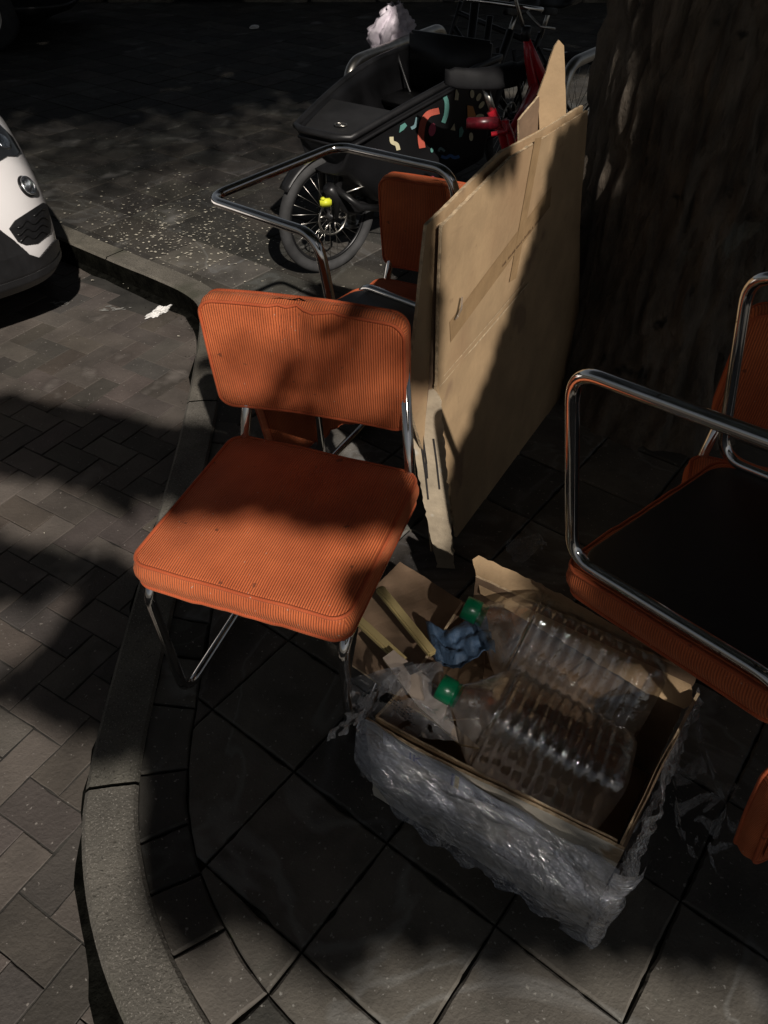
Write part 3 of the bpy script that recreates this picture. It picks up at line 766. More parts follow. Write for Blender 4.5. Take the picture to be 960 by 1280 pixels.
# crease, tape and print on the face
bm = bmesh.new(); strip(bm, lerp_pts(cp(549, 484), cp(660, 354)), .006, CN, .0012); strip(bm, lerp_pts(cp(554, 470), cp(655, 352)), .003, CN, .0016); obj('crease', bm, CARDE, big, smooth=False)
bm = bmesh.new(); strip(bm, lerp_pts(cp(562, 415), cp(688, 245)), .062, CN, .0018); strip(bm, lerp_pts(cp(672, 172), cp(640, 350)), .05, CN, .0024); obj('tape', bm, TAPE, big, smooth=False)
bm = bmesh.new(); a_, b_ = cp(627, 333), cp(678, 268)
for k in range(46):
    if rnd.random() < .2: continue
    p = a_.lerp(b_, k/46); d_ = (b_-a_).normalized(); hgt = rnd.uniform(.004, .008)
    strip(bm, [p, p+Vector((0, 0, hgt))], .002, CN, .0032); strip(bm, [p, p+d_*.006], .0018, CN, .0032)
obj('print', bm, BRINK, big, smooth=False)

bm = bmesh.new()                                                # small square mark with an outline
q0, q1, q2, q3 = cp(625, 567), cp(638, 552), cp(639, 570), cp(626, 583)
for a_, b_ in ((q0, q1), (q1, q2), (q2, q3), (q3, q0)): strip(bm, [a_, b_], .002, CN, .0155)
strip(bm, [q0.lerp(q1, .5), q2.lerp(q3, .5)], .006, CN, .0155)
obj('mark', bm, CARDW, big, smooth=False)
# tape shred on the near edge
bm = bmesh.new(); strip(bm, [cp(566, 398)+CN*.004, cp(569, 385)+CN*.012, cp(574, 370)+CN*.004], .012, CN, .004); obj('tape_end', bm, FILM2, big, smooth=False)

side = thing('cardboard_sheet', 'second cardboard sheet, dark inside, standing behind the near edge of the large box', 'cardboard')
sn = Vector((.97, -.23, 0)).normalized(); so_ = CO-CN*.03
def sp_(px, py): return PP(px, py, so_, sn)
n3 = Vector((.62, -.78, 0)).normalized(); O3 = cp(548, 300)-CN*.034
def p3(px, py): return PP(px, py, O3, n3)
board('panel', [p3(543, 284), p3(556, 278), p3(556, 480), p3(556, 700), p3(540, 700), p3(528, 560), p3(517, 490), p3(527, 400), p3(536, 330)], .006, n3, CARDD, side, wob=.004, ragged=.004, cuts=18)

tall = thing('cardboard_sheet', 'tall pale cardboard flap sticking up behind the box beside the tree trunk', 'cardboard')
n4 = Vector((.25, -.97, 0)).normalized(); O4 = Vector((.57, 2.56, 0))
def p4(px, py): return PP(px, py, O4, n4)
board('pale_flap', [p4(672, 119), p4(682, 92), p4(693, 58), p4(699, 50), p4(705, 57), p4(708, 150), p4(712, 700), p4(690, 690), p4(678, 185)], .006, n4, CARD, tall, cuts=16)
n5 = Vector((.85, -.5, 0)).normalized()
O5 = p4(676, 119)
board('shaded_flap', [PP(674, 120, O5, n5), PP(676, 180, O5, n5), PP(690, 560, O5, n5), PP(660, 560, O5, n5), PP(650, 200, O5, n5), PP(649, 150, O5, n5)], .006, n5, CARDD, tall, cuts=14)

# ================================================================== BOX OF RUBBISH
bx = thing('cardboard_box', 'open cardboard box wrapped in crumpled clear stretch film, full of empty bottles', 'box', (.40, .60, 0))
O = Vector((.40, .585, 0)); ex = Vector((-.425, .285, 0)).normalized(); ey = Vector((.57, .82, 0)).normalized(); BL, BW, BH = .51, .40, .34
ey = Vector((-ex.y, ex.x, 0)); ey = -ey if ey.y < 0 else ey
def bp(a_, b_, z): return O+ex*a_+ey*b_+Vector((0, 0, z))
bx.location = (0, 0, 0)
board('near_wall', [bp(0, 0, .004), bp(BL, 0, .004), bp(BL+.005, -.015, .325), bp(BL*.7, -.02, .335), bp(BL*.35, -.008, .345), bp(-.005, 0, .36)], .006, -ey, CARDW, bx, wob=.006, ragged=.003)
board('near_inner_lining', [bp(.01, .012, .02), bp(BL-.01, .012, .02), bp(BL-.01, -.0, .325), bp(BL*.5, -.002, .34), bp(.01, .012, .352)], .004, -ey, CARD, bx, wob=.004, ragged=.003)
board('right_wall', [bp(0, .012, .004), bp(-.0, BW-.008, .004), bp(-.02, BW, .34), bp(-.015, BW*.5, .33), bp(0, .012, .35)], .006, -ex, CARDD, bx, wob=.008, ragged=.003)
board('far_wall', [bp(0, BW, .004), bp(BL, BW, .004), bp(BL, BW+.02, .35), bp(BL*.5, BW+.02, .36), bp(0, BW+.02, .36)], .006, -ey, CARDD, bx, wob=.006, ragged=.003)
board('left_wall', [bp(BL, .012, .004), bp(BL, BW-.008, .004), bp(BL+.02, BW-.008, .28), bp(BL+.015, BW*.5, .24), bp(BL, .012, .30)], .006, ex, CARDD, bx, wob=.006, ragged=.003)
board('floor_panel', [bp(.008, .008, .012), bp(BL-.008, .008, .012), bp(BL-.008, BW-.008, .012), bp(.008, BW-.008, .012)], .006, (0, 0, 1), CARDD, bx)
# far flap, folded up and outwards, grey inside
nf = (-ey+Vector((0, 0, .9))).normalized(); OF = bp(0, BW+.03, .345)
def pf(px, py): return PP(px, py, OF, nf)
board('far_flap', [pf(590, 699), pf(598, 694), pf(700, 742), pf(790, 796), pf(862, 838), pf(866, 880), pf(855, 886), pf(800, 862), pf(700, 800), pf(600, 742)], .005, nf, CARD, bx, wob=.008, ragged=.004, cuts=20)
# stretch film over near wall and corners
def film(name, fn, nu, nv, m, parent, amp=.007, seed=0, cut=None):
    bm = bmesh.new(); g = []
    for i in range(nu+1):
        row = []
        for j in range(nv+1):
            p, n_ = fn(i/nu, j/nv); q = p*14+Vector((seed, 0, 0))
            d = noise.noise(q)+.6*abs(noise.noise(q*2.3))-.25+.4*abs(noise.noise(Vector((q.x*1.1+q.z*2.2, q.y, q.z*.6))*3))
            row.append(bm.verts.new(p+n_*(amp*d+.003)))
        g.append(row)
    for i in range(nu):
        for j in range(nv):
            if cut and cut(i/nu, j/nv): continue
            bm.faces.new((g[i][j], g[i+1][j], g[i+1][j+1], g[i][j+1]))
    return obj(name, bm, m, parent)
def f_near(u, v):
    # u along near wall from right corner to left; v from top to bottom
    sag = .014*sin(pi*v)**2+.008*sin(pi*v)**2*sin(u*9)
    bot = .0 + .12*max(0, (u-.75)/.25)**1.5
    z = .345-(.345-bot)*v; z += .008*sin(u*23)*(1-v)
    return bp(-.014+(BL+.028)*u, -.027-sag, max(z, .004)), -ey
film('stretch_film', f_near, 200, 110, FILM, bx, .007, 1, lambda u, v: v > .93-.5*max(0, u-.72) + .06*sin(u*40) and u > .1)
def f_near2(u, v):
    z = .30-.14*v+.03*sin(u*5); return bp(-.02+(BL+.03)*u, -.036-.007*sin(u*14+v*3), z), -ey
film('stretch_film', f_near2, 110, 50, FILM2, bx, .010, 6, lambda u, v: noise.noise(Vector((u*6, v*4, 2))) > .18)
def f_right(u, v):
    z = .335*(1-v)+.003; return bp(-.016-.012*sin(pi*v), -.01+(BW+.03)*u, z), -ex
film('stretch_film', f_right, 90, 70, FILM2, bx, .02, 3)
def f_corner(u, v):
    a_ = u*pi/2; z = .35*(1-v)+.003; r = .024+.012*(1-v)+.01*v*sin(a_*2)
    return bp(-.006-r*sin(a_), .0-r*cos(a_), z), (-ex*sin(a_)-ey*cos(a_))
film('stretch_film', f_corner, 20, 80, FILM, bx, .008, 8)
def f_rag(u, v):
    return bp(-.03-.16*u+.02*sin(v*8), BW*.55+.22*v, .05+.24*(1-u)**2+.02*sin(u*9+v*5)), Vector((0, 0, 1))
film('film_shreds', f_rag, 60, 50, FILM2, bx, .014, 12, lambda u, v: noise.noise(Vector((u*9, v*7, 5))) > -.05)
def f_ragl(u, v):
    return bp(BL+.0+.10*u, -.03+.16*v, .33-.16*u+.015*sin(v*17)), (ex+Vector((0, 0, 1))).normalized()
film('film_shreds', f_ragl, 50, 60, FILM2, bx, .012, 15, lambda u, v: noise.noise(Vector((u*5, v*9, 9))) > .12)
# printed label under the film
lb = bmesh.new(); nl = -ey
def lp_(a_, z): return bp(a_, -.012, z)
def quad(bm, a0, a1, z0, z1, y=-.014):
    return bm.faces.new([bm.verts.new(bp(a, y, z)) for a, z in ((a0, z0), (a1, z0), (a1, z1), (a0, z1))])
quad(lb, BL*.92, BL*.28, .285, .328, -.022); lab = obj('shipping_label', lb, mat('label_paper', (.62, .62, .66), .6, scale=10, var=.06), bx, smooth=False)
b_ = bmesh.new(); quad(b_, BL*.615, BL*.605, .285, .328, -.0235); obj('blue_bar', b_, BLUEINK, lab, smooth=False)
b_ = bmesh.new(); quad(b_, BL*.60, BL*.582, .285, .328, -.0235); obj('yellow_bar', b_, YINK, lab, smooth=False)
def lettering(txt, size, loc, xdir, zdir, m, parent, name='lettering'):
    cu = bpy.data.curves.new('t', 'FONT'); cu.body = txt; cu.size = size; cu.extrude = .0002
    o = bpy.data.objects.new('t', cu); COL.objects.link(o); bpy.context.view_layer.update()
    me = bpy.data.meshes.new_from_object(o.evaluated_get(bpy.context.evaluated_depsgraph_get())); bpy.data.objects.remove(o); me.name = name
    q = obj(name, me, m, parent, smooth=False)
    x = Vector(xdir).normalized(); z = Vector(zdir).normalized(); y = x.cross(z)*-1
    q.matrix_local = Matrix.Translation(loc) @ Matrix((( x.x, z.x, y.x, 0), (x.y, z.y, y.y, 0), (x.z, z.z, y.z, 0), (0, 0, 0, 1)))
    return q
lettering('IK', .034, bp(BL*.80, -.0245, .293), -ex, (0, 0, 1), BLUEINK, lab)
lettering('0650 0', .022, bp(BL*.54, -.0245, .297), -ex, (0, 0, 1), INK, lab)
lettering('2 .1', .014, bp(BL*.90, -.0245, .312), -ex, (0, 0, 1), INK, lab)

# ---- bottles
def bottle(label, capP, baseP, seed, tall=.34, hw=.078, cap=True):
    capP, baseP = Vector(capP), Vector(baseP); ax = (capP-baseP); Lg = ax.length; ax.normalize()
    t = thing('water_bottle', label, 'bottle', baseP, group='empty five litre bottles in the box')
    t.rotation_euler = ax.to_track_quat('Z', 'Y').to_euler(); t.rotation_euler.rotate_axis('Z', radians(seed*17))
    k = Lg/.34
    prof = [(0, .0), (0, .055), (.004, .068), (.014, .075)]
    z = .03
    while z < .215: prof += [(z, .078), (z+.006, .0785), (z+.0085, .0755), (z+.016, .0755)]; z += .0205
    prof += [(.228, .077), (.24, .074), (.256, .064), (.272, .050), (.288, .036), (.30, .027), (.306, .0205), (.325, .020)]
    bm = bmesh.new(); N = 72; rings = []
    for (z, r) in prof:
        sq = 5.0 if z < .235 else max(2, 5-(z-.235)*60); row = []
        for i in range(N):
            a = 2*pi*i/N; c, s = cos(a), sin(a); rr = r/((abs(c)**sq+abs(s)**sq)**(1/sq)) if r > 0 else .0005
            if r > 0 and sq > 2.2: rr = min(rr, r*1.25)
            d = 1+.02*noise.noise(Vector((c*2, s*2, z*18+seed*5)))+(.03*noise.noise(Vector((c*5+seed, s*5, z*40))) if .02 < z < .25 else 0)
            row.append(bm.verts.new((c*rr*d*k, s*rr*d*k, z*k)))
        rings.append(row)
    for a_, b_ in zip(rings, rings[1:]):
        for i in range(N): bm.faces.new((a_[i], a_[(i+1) % N], b_[(i+1) % N], b_[i]))
    obj('body', bm, PET, t)
    bm = bmesh.new(); rings = []
    for z, r in ((.300, .0265), (.307, .0275), (.3085, .0255), (.311, .0255), (.312, .0275), (.338, .0275), (.340, .0262), (.3405, .002)):
        rings.append([bm.verts.new((cos(2*pi*i/64)*(r+(.0007 if i % 2 and z > .311 else 0))*.95, sin(2*pi*i/64)*(r+(.0007 if i % 2 and z > .311 else 0))*.95, z*k)) for i in range(64)])
    for a_, b_ in zip(rings, rings[1:]):
        for i in range(64): bm.faces.new((a_[i], a_[(i+1) % 64], b_[(i+1) % 64], b_[i]))
    obj('cap', bm, GREEN, t)
    return t
bottle('clear ribbed water bottle nearest the film-wrapped wall, green cap beside the packet', P(549, 857, .335), P(772, 985, .262), 1)
bottle('clear ribbed water bottle lying farther back by the raised flap, green cap upward', P(580, 758, .345), P(812, 872, .262), 2)

# ---- stuff between chair and box
def stick(label, a_, b_, r):
    a_, b_ = Vector(a_), Vector(b_); d = b_-a_
    bm = bmesh.new(); rot = d.to_track_quat('Z', 'Y').to_matrix().to_4x4()
    box(bm, (0, 0, 0), (r*2, r*1.5, d.length), bev=r*.35)
    bmesh.ops.subdivide_edges(bm, edges=[e for e in bm.edges if e.calc_length() > .05], cuts=6)
    o = obj('wooden_slat', bm, WOODS, smooth=False); o.matrix_world = Matrix.Translation((a_+b_)/2) @ rot
    return tag(o, label, 'slat', 'pale wooden slats in the rubbish')
stick('longer pale wooden slat beside the blue sheet in the rubbish', P(474, 735, .30), P(541, 818, .28), .011)
stick('pale wooden slat running from under the orange seat to the packet', P(440, 768, .27), P(505, 828, .31), .011)
# blue plastic sheet
bm = bmesh.new(); g = []
for i in range(31):
    row = []
    for j in range(31):
        u_, v_ = i/30, j/30; p = P(532+75*u_+12*v_, 778+48*v_+10*sin(u_*5), .25+.05*u_)
        p.z += .022*noise.noise(Vector((u_*4, v_*4, 3)))+.02*abs(noise.noise(Vector((u_*7, v_*3, 8)))); row.append(bm.verts.new(p))
    g.append(row)
for i in range(30):
    for j in range(30): bm.faces.new((g[i][j], g[i+1][j], g[i+1][j+1], g[i][j+1]))
s_ = obj('plastic_sheet', bm, BLUECL, smooth=True); md = s_.modifiers.new('t', 'SOLIDIFY'); md.thickness = .002
tag(s_, 'crumpled blue plastic sheet tucked between the two green bottle caps', 'sheet')
# brown boards inside, below the bottles
inner = thing('packing_board', 'dark brown folded cardboard lying under the slats in the box', 'cardboard')
board('board', [P(455, 745, .17), P(500, 700, .2), P(610, 770, .22), P(600, 900, .20), P(540, 900, .2), P(440, 830, .17)], .006, (0, .1, 1), CARDD, inner, wob=.01)
# packet with label, in film
pk = thing('wrapped_packet', 'white labelled carton in torn film lying at the left corner of the box', 'packet')
npk = Vector((-.1, -.35, 1)).normalized(); OP = P(500, 850, .315)
def pq(px, py): return PP(px, py, OP, npk)
board('carton', [pq(478, 822), pq(492, 812), pq(560, 868), pq(556, 895), pq(600, 935), pq(575, 930), pq(520, 880)], .018, npk, mat('beige_carton', (.26, .21, .17), .7, scale=12, var=.15), pk, wob=.002, ragged=.001)
bm = bmesh.new(); bm.faces.new([bm.verts.new(pq(x, y)+npk*.006) for x, y in ((505, 832), (516, 828), (524, 840), (513, 845))]); obj('barcode_patch', bm, INK, pk, smooth=False)
def f_pk(u, v):
    p = pq(432+120*u+20*v, 850-22*u+70*v+30*u*v); return p+npk*(.012+.0*u), npk
film('film', f_pk, 80, 60, FILM2, pk, .022, 31, lambda u, v: noise.noise(Vector((u*5, v*4, 1))) > .28)
bm = bmesh.new()
for r_ in range(5):
    for k in range(9):
        if rnd.random() < .25: continue
        x, y = 484+k*3.6+r_*2, 868+k*2.6+r_*5.5; strip(bm, [pq(x, y), pq(x+2.4, y+1.4)], .0022, npk, .020)
obj('small_print', bm, INK, pk, smooth=False)

# plastic bag scraps between board and box
def scrap(px, py, z, s, seed, label, m=FILM2):
    def fn(u, v):
        q = P(px, py, z); return q+Vector(((u-.5)*s, (v-.5)*s*.7, .02*sin(u*7+seed)+.02)), Vector((0, 0, 1))
    o = film('film_scrap', fn, 36, 30, m, None, .035, seed*7, lambda u, v: (u-.5)**2+(v-.5)**2 > .2+.12*noise.noise(Vector((u*6, v*6, seed))))
    return tag(o, label, 'plastic scrap')
scrap(655, 690, .03, .14, 2, 'shiny clear plastic scrap on the ground between cardboard and right-hand chairs')

# ================================================================== WHITE CAR
def supn(th, n): 
    c, s = cos(th), sin(th); return (math.copysign(abs(c)**(2/n), c), math.copysign(abs(s)**(2/n), s))
CAX = Vector((.66, -.75, 0)).normalized()
cyaw = math.atan2(CAX.y, CAX.x)
def make_car(name, label, loc, yaw, paint, detail):
    t = thing(name, label, 'car', loc, (0, 0, yaw))
    Lc, Wc = 4.0, 1.74
    def hull(levels, n, m, nm, par=t):
        bm = bmesh.new(); rings = []; N = 128
        for (z, fr, re_, hw) in levels:
            cx = (fr+re_)/2; a = (fr-re_)/2; row = []
            for i in range(N):
                # denser near corners
                th = 2*pi*i/N; c, s = supn(th, n); row.append(bm.verts.new((cx+a*c-(.05*(1-s*s)*0), hw*s, z)))
            rings.append(row)
        for a_, b_ in zip(rings, rings[1:]):
            for i in range(N): bm.faces.new((a_[i], a_[(i+1) % N], b_[(i+1) % N], b_[i]))
        bm.faces.new(rings[0][::-1]); bm.faces.new(rings[-1])
        return obj(nm, bm, m, par)
    body = hull([(.34, -.015, -Lc+.02, .85), (.37, .0, -Lc, .868), (.45, .0, -Lc, .872), (.55, -.015, -Lc, .873), (.65, -.05, -Lc, .868), (.74, -.10, -Lc+.02, .86), (.82, -.17, -Lc+.05, .85), (.88, -.28, -Lc+.1, .835), (.92, -.45, -Lc+.15, .81), (.95, -.8, -Lc+.25, .78)], 7.5, paint, 'body')
    hull([(.16, -.40, -Lc+.4, .70), (.24, -.22, -Lc+.2, .78), (.29, -.05, -Lc+.05, .85), (.335, -.004, -Lc+.01, .868), (.36, -.004, -Lc+.01, .868)], 7.5, BLACKP, 'lower_bumper')
    hull([(.94, -.95, -Lc+.2, .77), (1.2, -1.35, -Lc+.35, .70), (1.42, -1.65, -Lc+.6, .62)], 4.5, DKGLASS, 'windows')
    hull([(1.415, -1.60, -Lc+.6, .625), (1.46, -1.75, -Lc+.7, .60), (1.49, -2.0, -Lc+.9, .5)], 4.5, paint, 'roof')
    for x in (-.82, -3.25):
        for s in (1, -1):
            bm = bmesh.new()
            prof = [(.19, -.10), (.29, -.10), (.315, -.07), (.315, .07), (.29, .10), (.19, .10)]; N = 48; rings = []
            for r, y in prof: rings.append([bm.verts.new((cos(2*pi*i/N)*r, y, sin(2*pi*i/N)*r)) for i in range(N)])
            for a_, b_ in zip(rings, rings[1:]):
                for i in range(N): bm.faces.new((a_[i], b_[i], b_[(i+1) % N], a_[(i+1) % N]))
            wv = bpy.data.objects.new('wheel', None); COL.objects.link(wv); wv.parent = t; wv.location = (x, s*.80, .315)
            obj('tyre', bm, RUBBER, wv)
            bm = bmesh.new()
            for k in range(5):
                box(bm, (0, s*.08, 0), (.34, .02, .045), Matrix.Rotation(k*pi/5, 4, 'Y'))
            tube(bm, [(cos(2*pi*i/40)*.19, s*.085, sin(2*pi*i/40)*.19) for i in range(40)], .015, 8, closed=True)
            bmesh.ops.create_cone(bm, cap_ends=True, segments=24, radius1=.05, radius2=.045, depth=.03, matrix=Matrix.Translation((0, s*.09, 0)) @ Matrix.Rotation(pi/2, 4, 'X'))
            obj('rim', bm, STEEL, wv)
    return t, body
car, body = make_car('white_car', 'white car with round fog lamp, front corner at the left edge over the kerb', Vector((-1.895, 2.60, ZR)), cyaw, WHITE, True)
bpy.context.view_layer.update()
def bvh_of(os_):
    vs, fs = [], []
    for o in os_:
        b0 = len(vs); vs += [o.matrix_world @ v.co for v in o.data.vertices]; fs += [[b0+i for i in p.vertices] for p in o.data.polygons]
    return BVHTree.FromPolygons(vs, fs)
carbvh = bvh_of([c for c in car.children if c.type == 'MESH'])
inv = car.matrix_world.inverted()
def hitcar(px, py):
    h, n_, _, _ = carbvh.ray_cast(Vector((0, 0, CH)), ray(px, py).normalized()); return (h, n_) if h else (None, None)
def patch(name, poly, m, off=.004, step=2.0, parent=car, matname=None, dens=1):
    """a panel lying on the bodywork within an outline"""
    xs = [p[0] for p in poly]; ys = [p[1] for p in poly]; bm = bmesh.new(); g = {}
    nx = int((max(xs)-min(xs))/step)+1; ny = int((max(ys)-min(ys))/step)+1
    for i in range(nx+1):
        for j in range(ny+1):
            x = min(xs)+i*step; y = min(ys)+j*step
            h, n_ = hitcar(x, y)
            if h is not None: g[(i, j)] = (bm.verts.new(inv @ (h+n_*off)), side_poly(poly, (x, y)))
    for i in range(nx):
        for j in range(ny):
            q = [g.get((i, j)), g.get((i+1, j)), g.get((i+1, j+1)), g.get((i, j+1))]
            if all(q) and sum(c[1] for c in q) >= 2: bm.faces.new([c[0] for c in q])
    for v in [v for v in bm.verts if not v.link_faces]: bm.verts.remove(v)
    if not bm.faces: bm.free(); return None
    bmesh.ops.recalc_face_normals(bm, faces=bm.faces)
    o = obj(name, bm, m, parent); md = o.modifiers.new('t', 'SOLIDIFY'); md.thickness = .006; md.offset = 0
    return o
gr = patch('lower_grille', [(11, 286), (18, 276), (52, 254), (57, 256), (62, 280), (61, 291), (46, 304), (31, 306), (22, 302)], BLACKP, .004, .4)
if gr:
    for k in range(4):
        y0 = 266+k*9
        bm = bmesh.new(); pts = []
        for x in range(20 if k else 40, 58, 3):
            h, n_ = hitcar(x, y0+(46-x)*.28+3*sin(x*.35))
            if h is not None and side_poly([(13, 286), (18, 278), (52, 257), (59, 280), (59, 290), (45, 301), (31, 303), (22, 299)], (x, y0+(46-x)*.28)): pts.append(inv @ (h+n_*.010))
        if len(pts) > 2: obj('grille_slat', tube(bm, pts, .004, 6), BLACKM, gr)
        else: bm.free()
patch('bumper_insert', [(-60, 250), (0, 288), (16, 300), (36, 318), (48, 322), (64, 303), (90, 290), (90, 350), (40, 400), (-60, 420)], BLACKP, .006, .5)
patch('headlight_housing', [(-30, 140), (0, 158), (14, 172), (24, 190), (20, 196), (8, 196), (-6, 205), (-30, 210)], DKGLASS, .004, .5)
h, n_ = hitcar(3, 178)
if h is not None:
    bm = bmesh.new(); bmesh.ops.create_icosphere(bm, subdivisions=3, radius=.035, matrix=Matrix.Diagonal((1, 1, .35, 1))); o = obj('headlight', bm, HEAD, car); o.location = inv @ (h+n_*.004); o.rotation_euler = (inv.to_3x3() @ n_).to_track_quat('Z', 'Y').to_euler()
h, n_ = hitcar(33, 233)
if h is not None:
    nl_ = (inv.to_3x3() @ n_).normalized()
    for nm, r, dp, m_, of in (('fog_lamp_surround', .043, .004, BLACKM, .002), ('fog_lamp', .033, .012, HEAD, .006)):
        bm = bmesh.new(); bmesh.ops.create_cone(bm, cap_ends=True, segments=40, radius1=r, radius2=r*.92, depth=dp)
        if nm == 'fog_lamp':
            tube(bm, [(cos(2*pi*i/40)*r, sin(2*pi*i/40)*r, dp*.5) for i in range(40)], .0045, 8, closed=True)
            for k in range(5): box(bm, ((k-2)*.010, 0, dp*.5), (.002, .05, .003))
        o = obj(nm, bm, m_, car); o.location = (inv @ h)+nl_*of; o.rotation_euler = nl_.to_track_quat('Z', 'Y').to_euler()

# ================================================================== BICYCLES
def wheel(parent, c, yaw, r, tw, nm='front_wheel', spokes=28, disc=True, tyre_m=RUBBER, lean=0):
    e = bpy.data.objects.new(nm, None); COL.objects.link(e); e.parent = parent; e.location = c; e.rotation_euler = (lean, 0, yaw)
    pts = [(cos(2*pi*i/64)*(r-tw), 0, sin(2*pi*i/64)*(r-tw)) for i in range(64)]
    obj('tyre', tube(bmesh.new(), pts, tw, 14, closed=True), tyre_m, e)
    rr = r-2*tw-.004
    bm = tube(bmesh.new(), [(cos(2*pi*i/64)*rr, 0, sin(2*pi*i/64)*rr) for i in range(64)], .008, 10, closed=True)
    obj('rim', bm, BLACKM, e)
    bm = bmesh.new()
    for k in range(spokes):
        a = 2*pi*k/spokes; b_ = a+(.5 if k % 2 else -.5); s = .028 if k % 4 < 2 else -.028
        tube(bm, [(cos(b_)*.025, s, sin(b_)*.025), (cos(a)*rr, 0, sin(a)*rr)], .0014, 5)
    obj('spokes', bm, STEEL, e)
    bm = bmesh.new(); tube(bm, [(0, -.05, 0), (0, -.035, 0), (0, -.03, 0), (0, .03, 0), (0, .035, 0), (0, .05, 0)], [.01, .012, .03, .03, .012, .01], 20); obj('hub', bm, BLACKM, e)
    if disc:
        bm = tube(bmesh.new(), [(cos(2*pi*i/48)*.078, .038, sin(2*pi*i/48)*.078) for i in range(48)], .005, 6, closed=True)
        for k in range(6):
            a = 2*pi*k/6; tube(bm, [(cos(a)*.022, .038, sin(a)*.022), (cos(a+.35)*.05, .038, sin(a+.35)*.05), (cos(a+.2)*.078, .038, sin(a+.2)*.078)], .0035, 5)
        obj('brake_disc', bm, STEEL, e)
    return e
def saddle(parent, c, yaw, m=BLACKP, tilt=0, s=1.0):
    bm = bmesh.new(); rings = []; N = 28
    for i in range(17):
        t = i/16; x = (.14-.28*t)*s; wd = (.02+.058*(1/(1+math.exp(-(t-.55)*10))))*s; 
        if t > .93: wd *= .8
        if t < .06: wd *= .55
        hh = .034*s*(.7 if t < .08 or t > .93 else 1); zc = .012*s*(t-.4)**2*6
        rings.append([bm.verts.new((x, cos(2*pi*k/N)*wd, zc+max(sin(2*pi*k/N), -.75)*hh-(.02*s*abs(cos(2*pi*k/N))**3))) for k in range(N)])
    for a_, b_ in zip(rings, rings[1:]):
        for k in range(N): bm.faces.new((a_[k], a_[(k+1) % N], b_[(k+1) % N], b_[k]))
    bm.faces.new(rings[0]); bm.faces.new(rings[-1][::-1]); bmesh.ops.recalc_face_normals(bm, faces=bm.faces)
    return obj('saddle', bm, m, parent, loc=c, rot=(0, tilt, yaw))

# ---- cargo bicycle
NOSE = Vector((-.262, 3.53, 0)); AX = Vector((.585, .811, 0)).normalized(); AR = Vector((AX.y, -AX.x, 0))
cg = thing('cargo_bicycle', 'black cargo bicycle with colourful shapes on its front tub, parked beyond the chairs', 'bicycle')
def cgp(a_, r_, z): return NOSE+AX*a_+AR*r_+Vector((0, 0, z))
TL = 1.08
def tub_sec(t):
    """half width at rim, rim height, half width at bottom, bottom height"""
    wr = .15+.10*sin(min(1, t*1.35)*pi/2)
    zr = .66+.13*sin(min(1, t*1.1)*pi/2)
    wb = .09+.11*min(1, t*1.6)-.02*max(0, t-.7)
    zb = .52-.23*min(1, t/.28)**1.0
    return wr, zr, wb, zb
bm = bmesh.new(); rings = []; NT = 48
for i in range(NT+1):
    t = i/NT; wr, zr, wb, zb = tub_sec(t); a_ = TL*t; sec = []
    for k in range(9): q = k/8; sec.append((-wr+(wr-wb)*q**1.3, zr-(zr-zb-.03)*q))
    sec += [(-wb+.03, zb), (0, zb-.005), (wb-.03, zb)]
    for k in range(8, -1, -1): q = k/8; sec.append((wr-(wr-wb)*q**1.3, zr-(zr-zb-.03)*q))
    bow = .03*(1-t)**4
    rings.append([bm.verts.new(cgp(a_-(.035*(1-(x/.2)**2) if t < .05 else 0)+(.09*(1-(z-zb)/(zr-zb)) if t < .01 else 0), x, z)) for x, z in sec])
for a_, b_ in zip(rings, rings[1:]):
    for k in range(len(a_)-1): bm.faces.new((a_[k], a_[k+1], b_[k+1], b_[k]))
bm.faces.new(rings[0][::-1]); bm.faces.new(rings[-1])
bmesh.ops.recalc_face_normals(bm, faces=bm.faces)
tub = obj('tub', bm, TUBM, cg); md = tub.modifiers.new('t', 'SOLIDIFY'); md.thickness = .014; md.offset = -1
# rim
pts = [cgp(-.03, 0, tub_sec(0)[1])]
rimp = [cgp(TL*i/30, -tub_sec(i/30)[0], tub_sec(i/30)[1]) for i in range(30, -1, -1)]+[cgp(-.03, x, tub_sec(0)[1]) for x in (-.10, -.04, .04, .10)]+[cgp(TL*i/30, tub_sec(i/30)[0], tub_sec(i/30)[1]) for i in range(31)]
obj('tub_rim', tube(bmesh.new(), rimp, .015, 10, closed=True), BLACKP, tub)
# second moulded lip under the rim
lipp = [cgp(-.02, x, tub_sec(0)[1]-.035) for x in (-.12, 0, .12)]+[cgp(TL*i/30, tub_sec(i/30)[0]+.006, tub_sec(i/30)[1]-.035) for i in range(31)]
obj('moulded_lip', tube(bmesh.new(), lipp, .008, 8), TUBM, tub)
# inside: floor, nose deck, bench, lining
bm = bmesh.new(); rings = []
for i in range(51):
    t = i/50; wr, zr, wb, zb = tub_sec(t); z = zr-.02 if t < .30 else (zr-.03-.30*min(1, (t-.30)/.06)); k = (zr-z)/(zr-zb); wd = wr-(wr-wb)*k-.016
    rings.append([bm.verts.new(cgp(TL*t*.985, x*wd, z)) for x in (-1, -.5, 0, .5, 1)])
for a_, b_ in zip(rings, rings[1:]):
    for k in range(4): bm.faces.new((a_[k], b_[k], b_[k+1], a_[k+1]))
obj('inner_deck', bm, TUBIN, tub)
bm = bmesh.new(); box(bm, (0, 0, 0), (.26, .46, .04), Matrix.Rotation(math.atan2(AX.y, AX.x), 4, 'Z'), .012); obj('bench', bm, BLACKP, tub, loc=cgp(.86, 0, .60))
bm = bmesh.new(); box(bm, (0, 0, 0), (.04, .47, .26), Matrix.Rotation(math.atan2(AX.y, AX.x), 4, 'Z'), .012); obj('bench_back', bm, BLACKP, tub, loc=cgp(1.0, 0, .74))
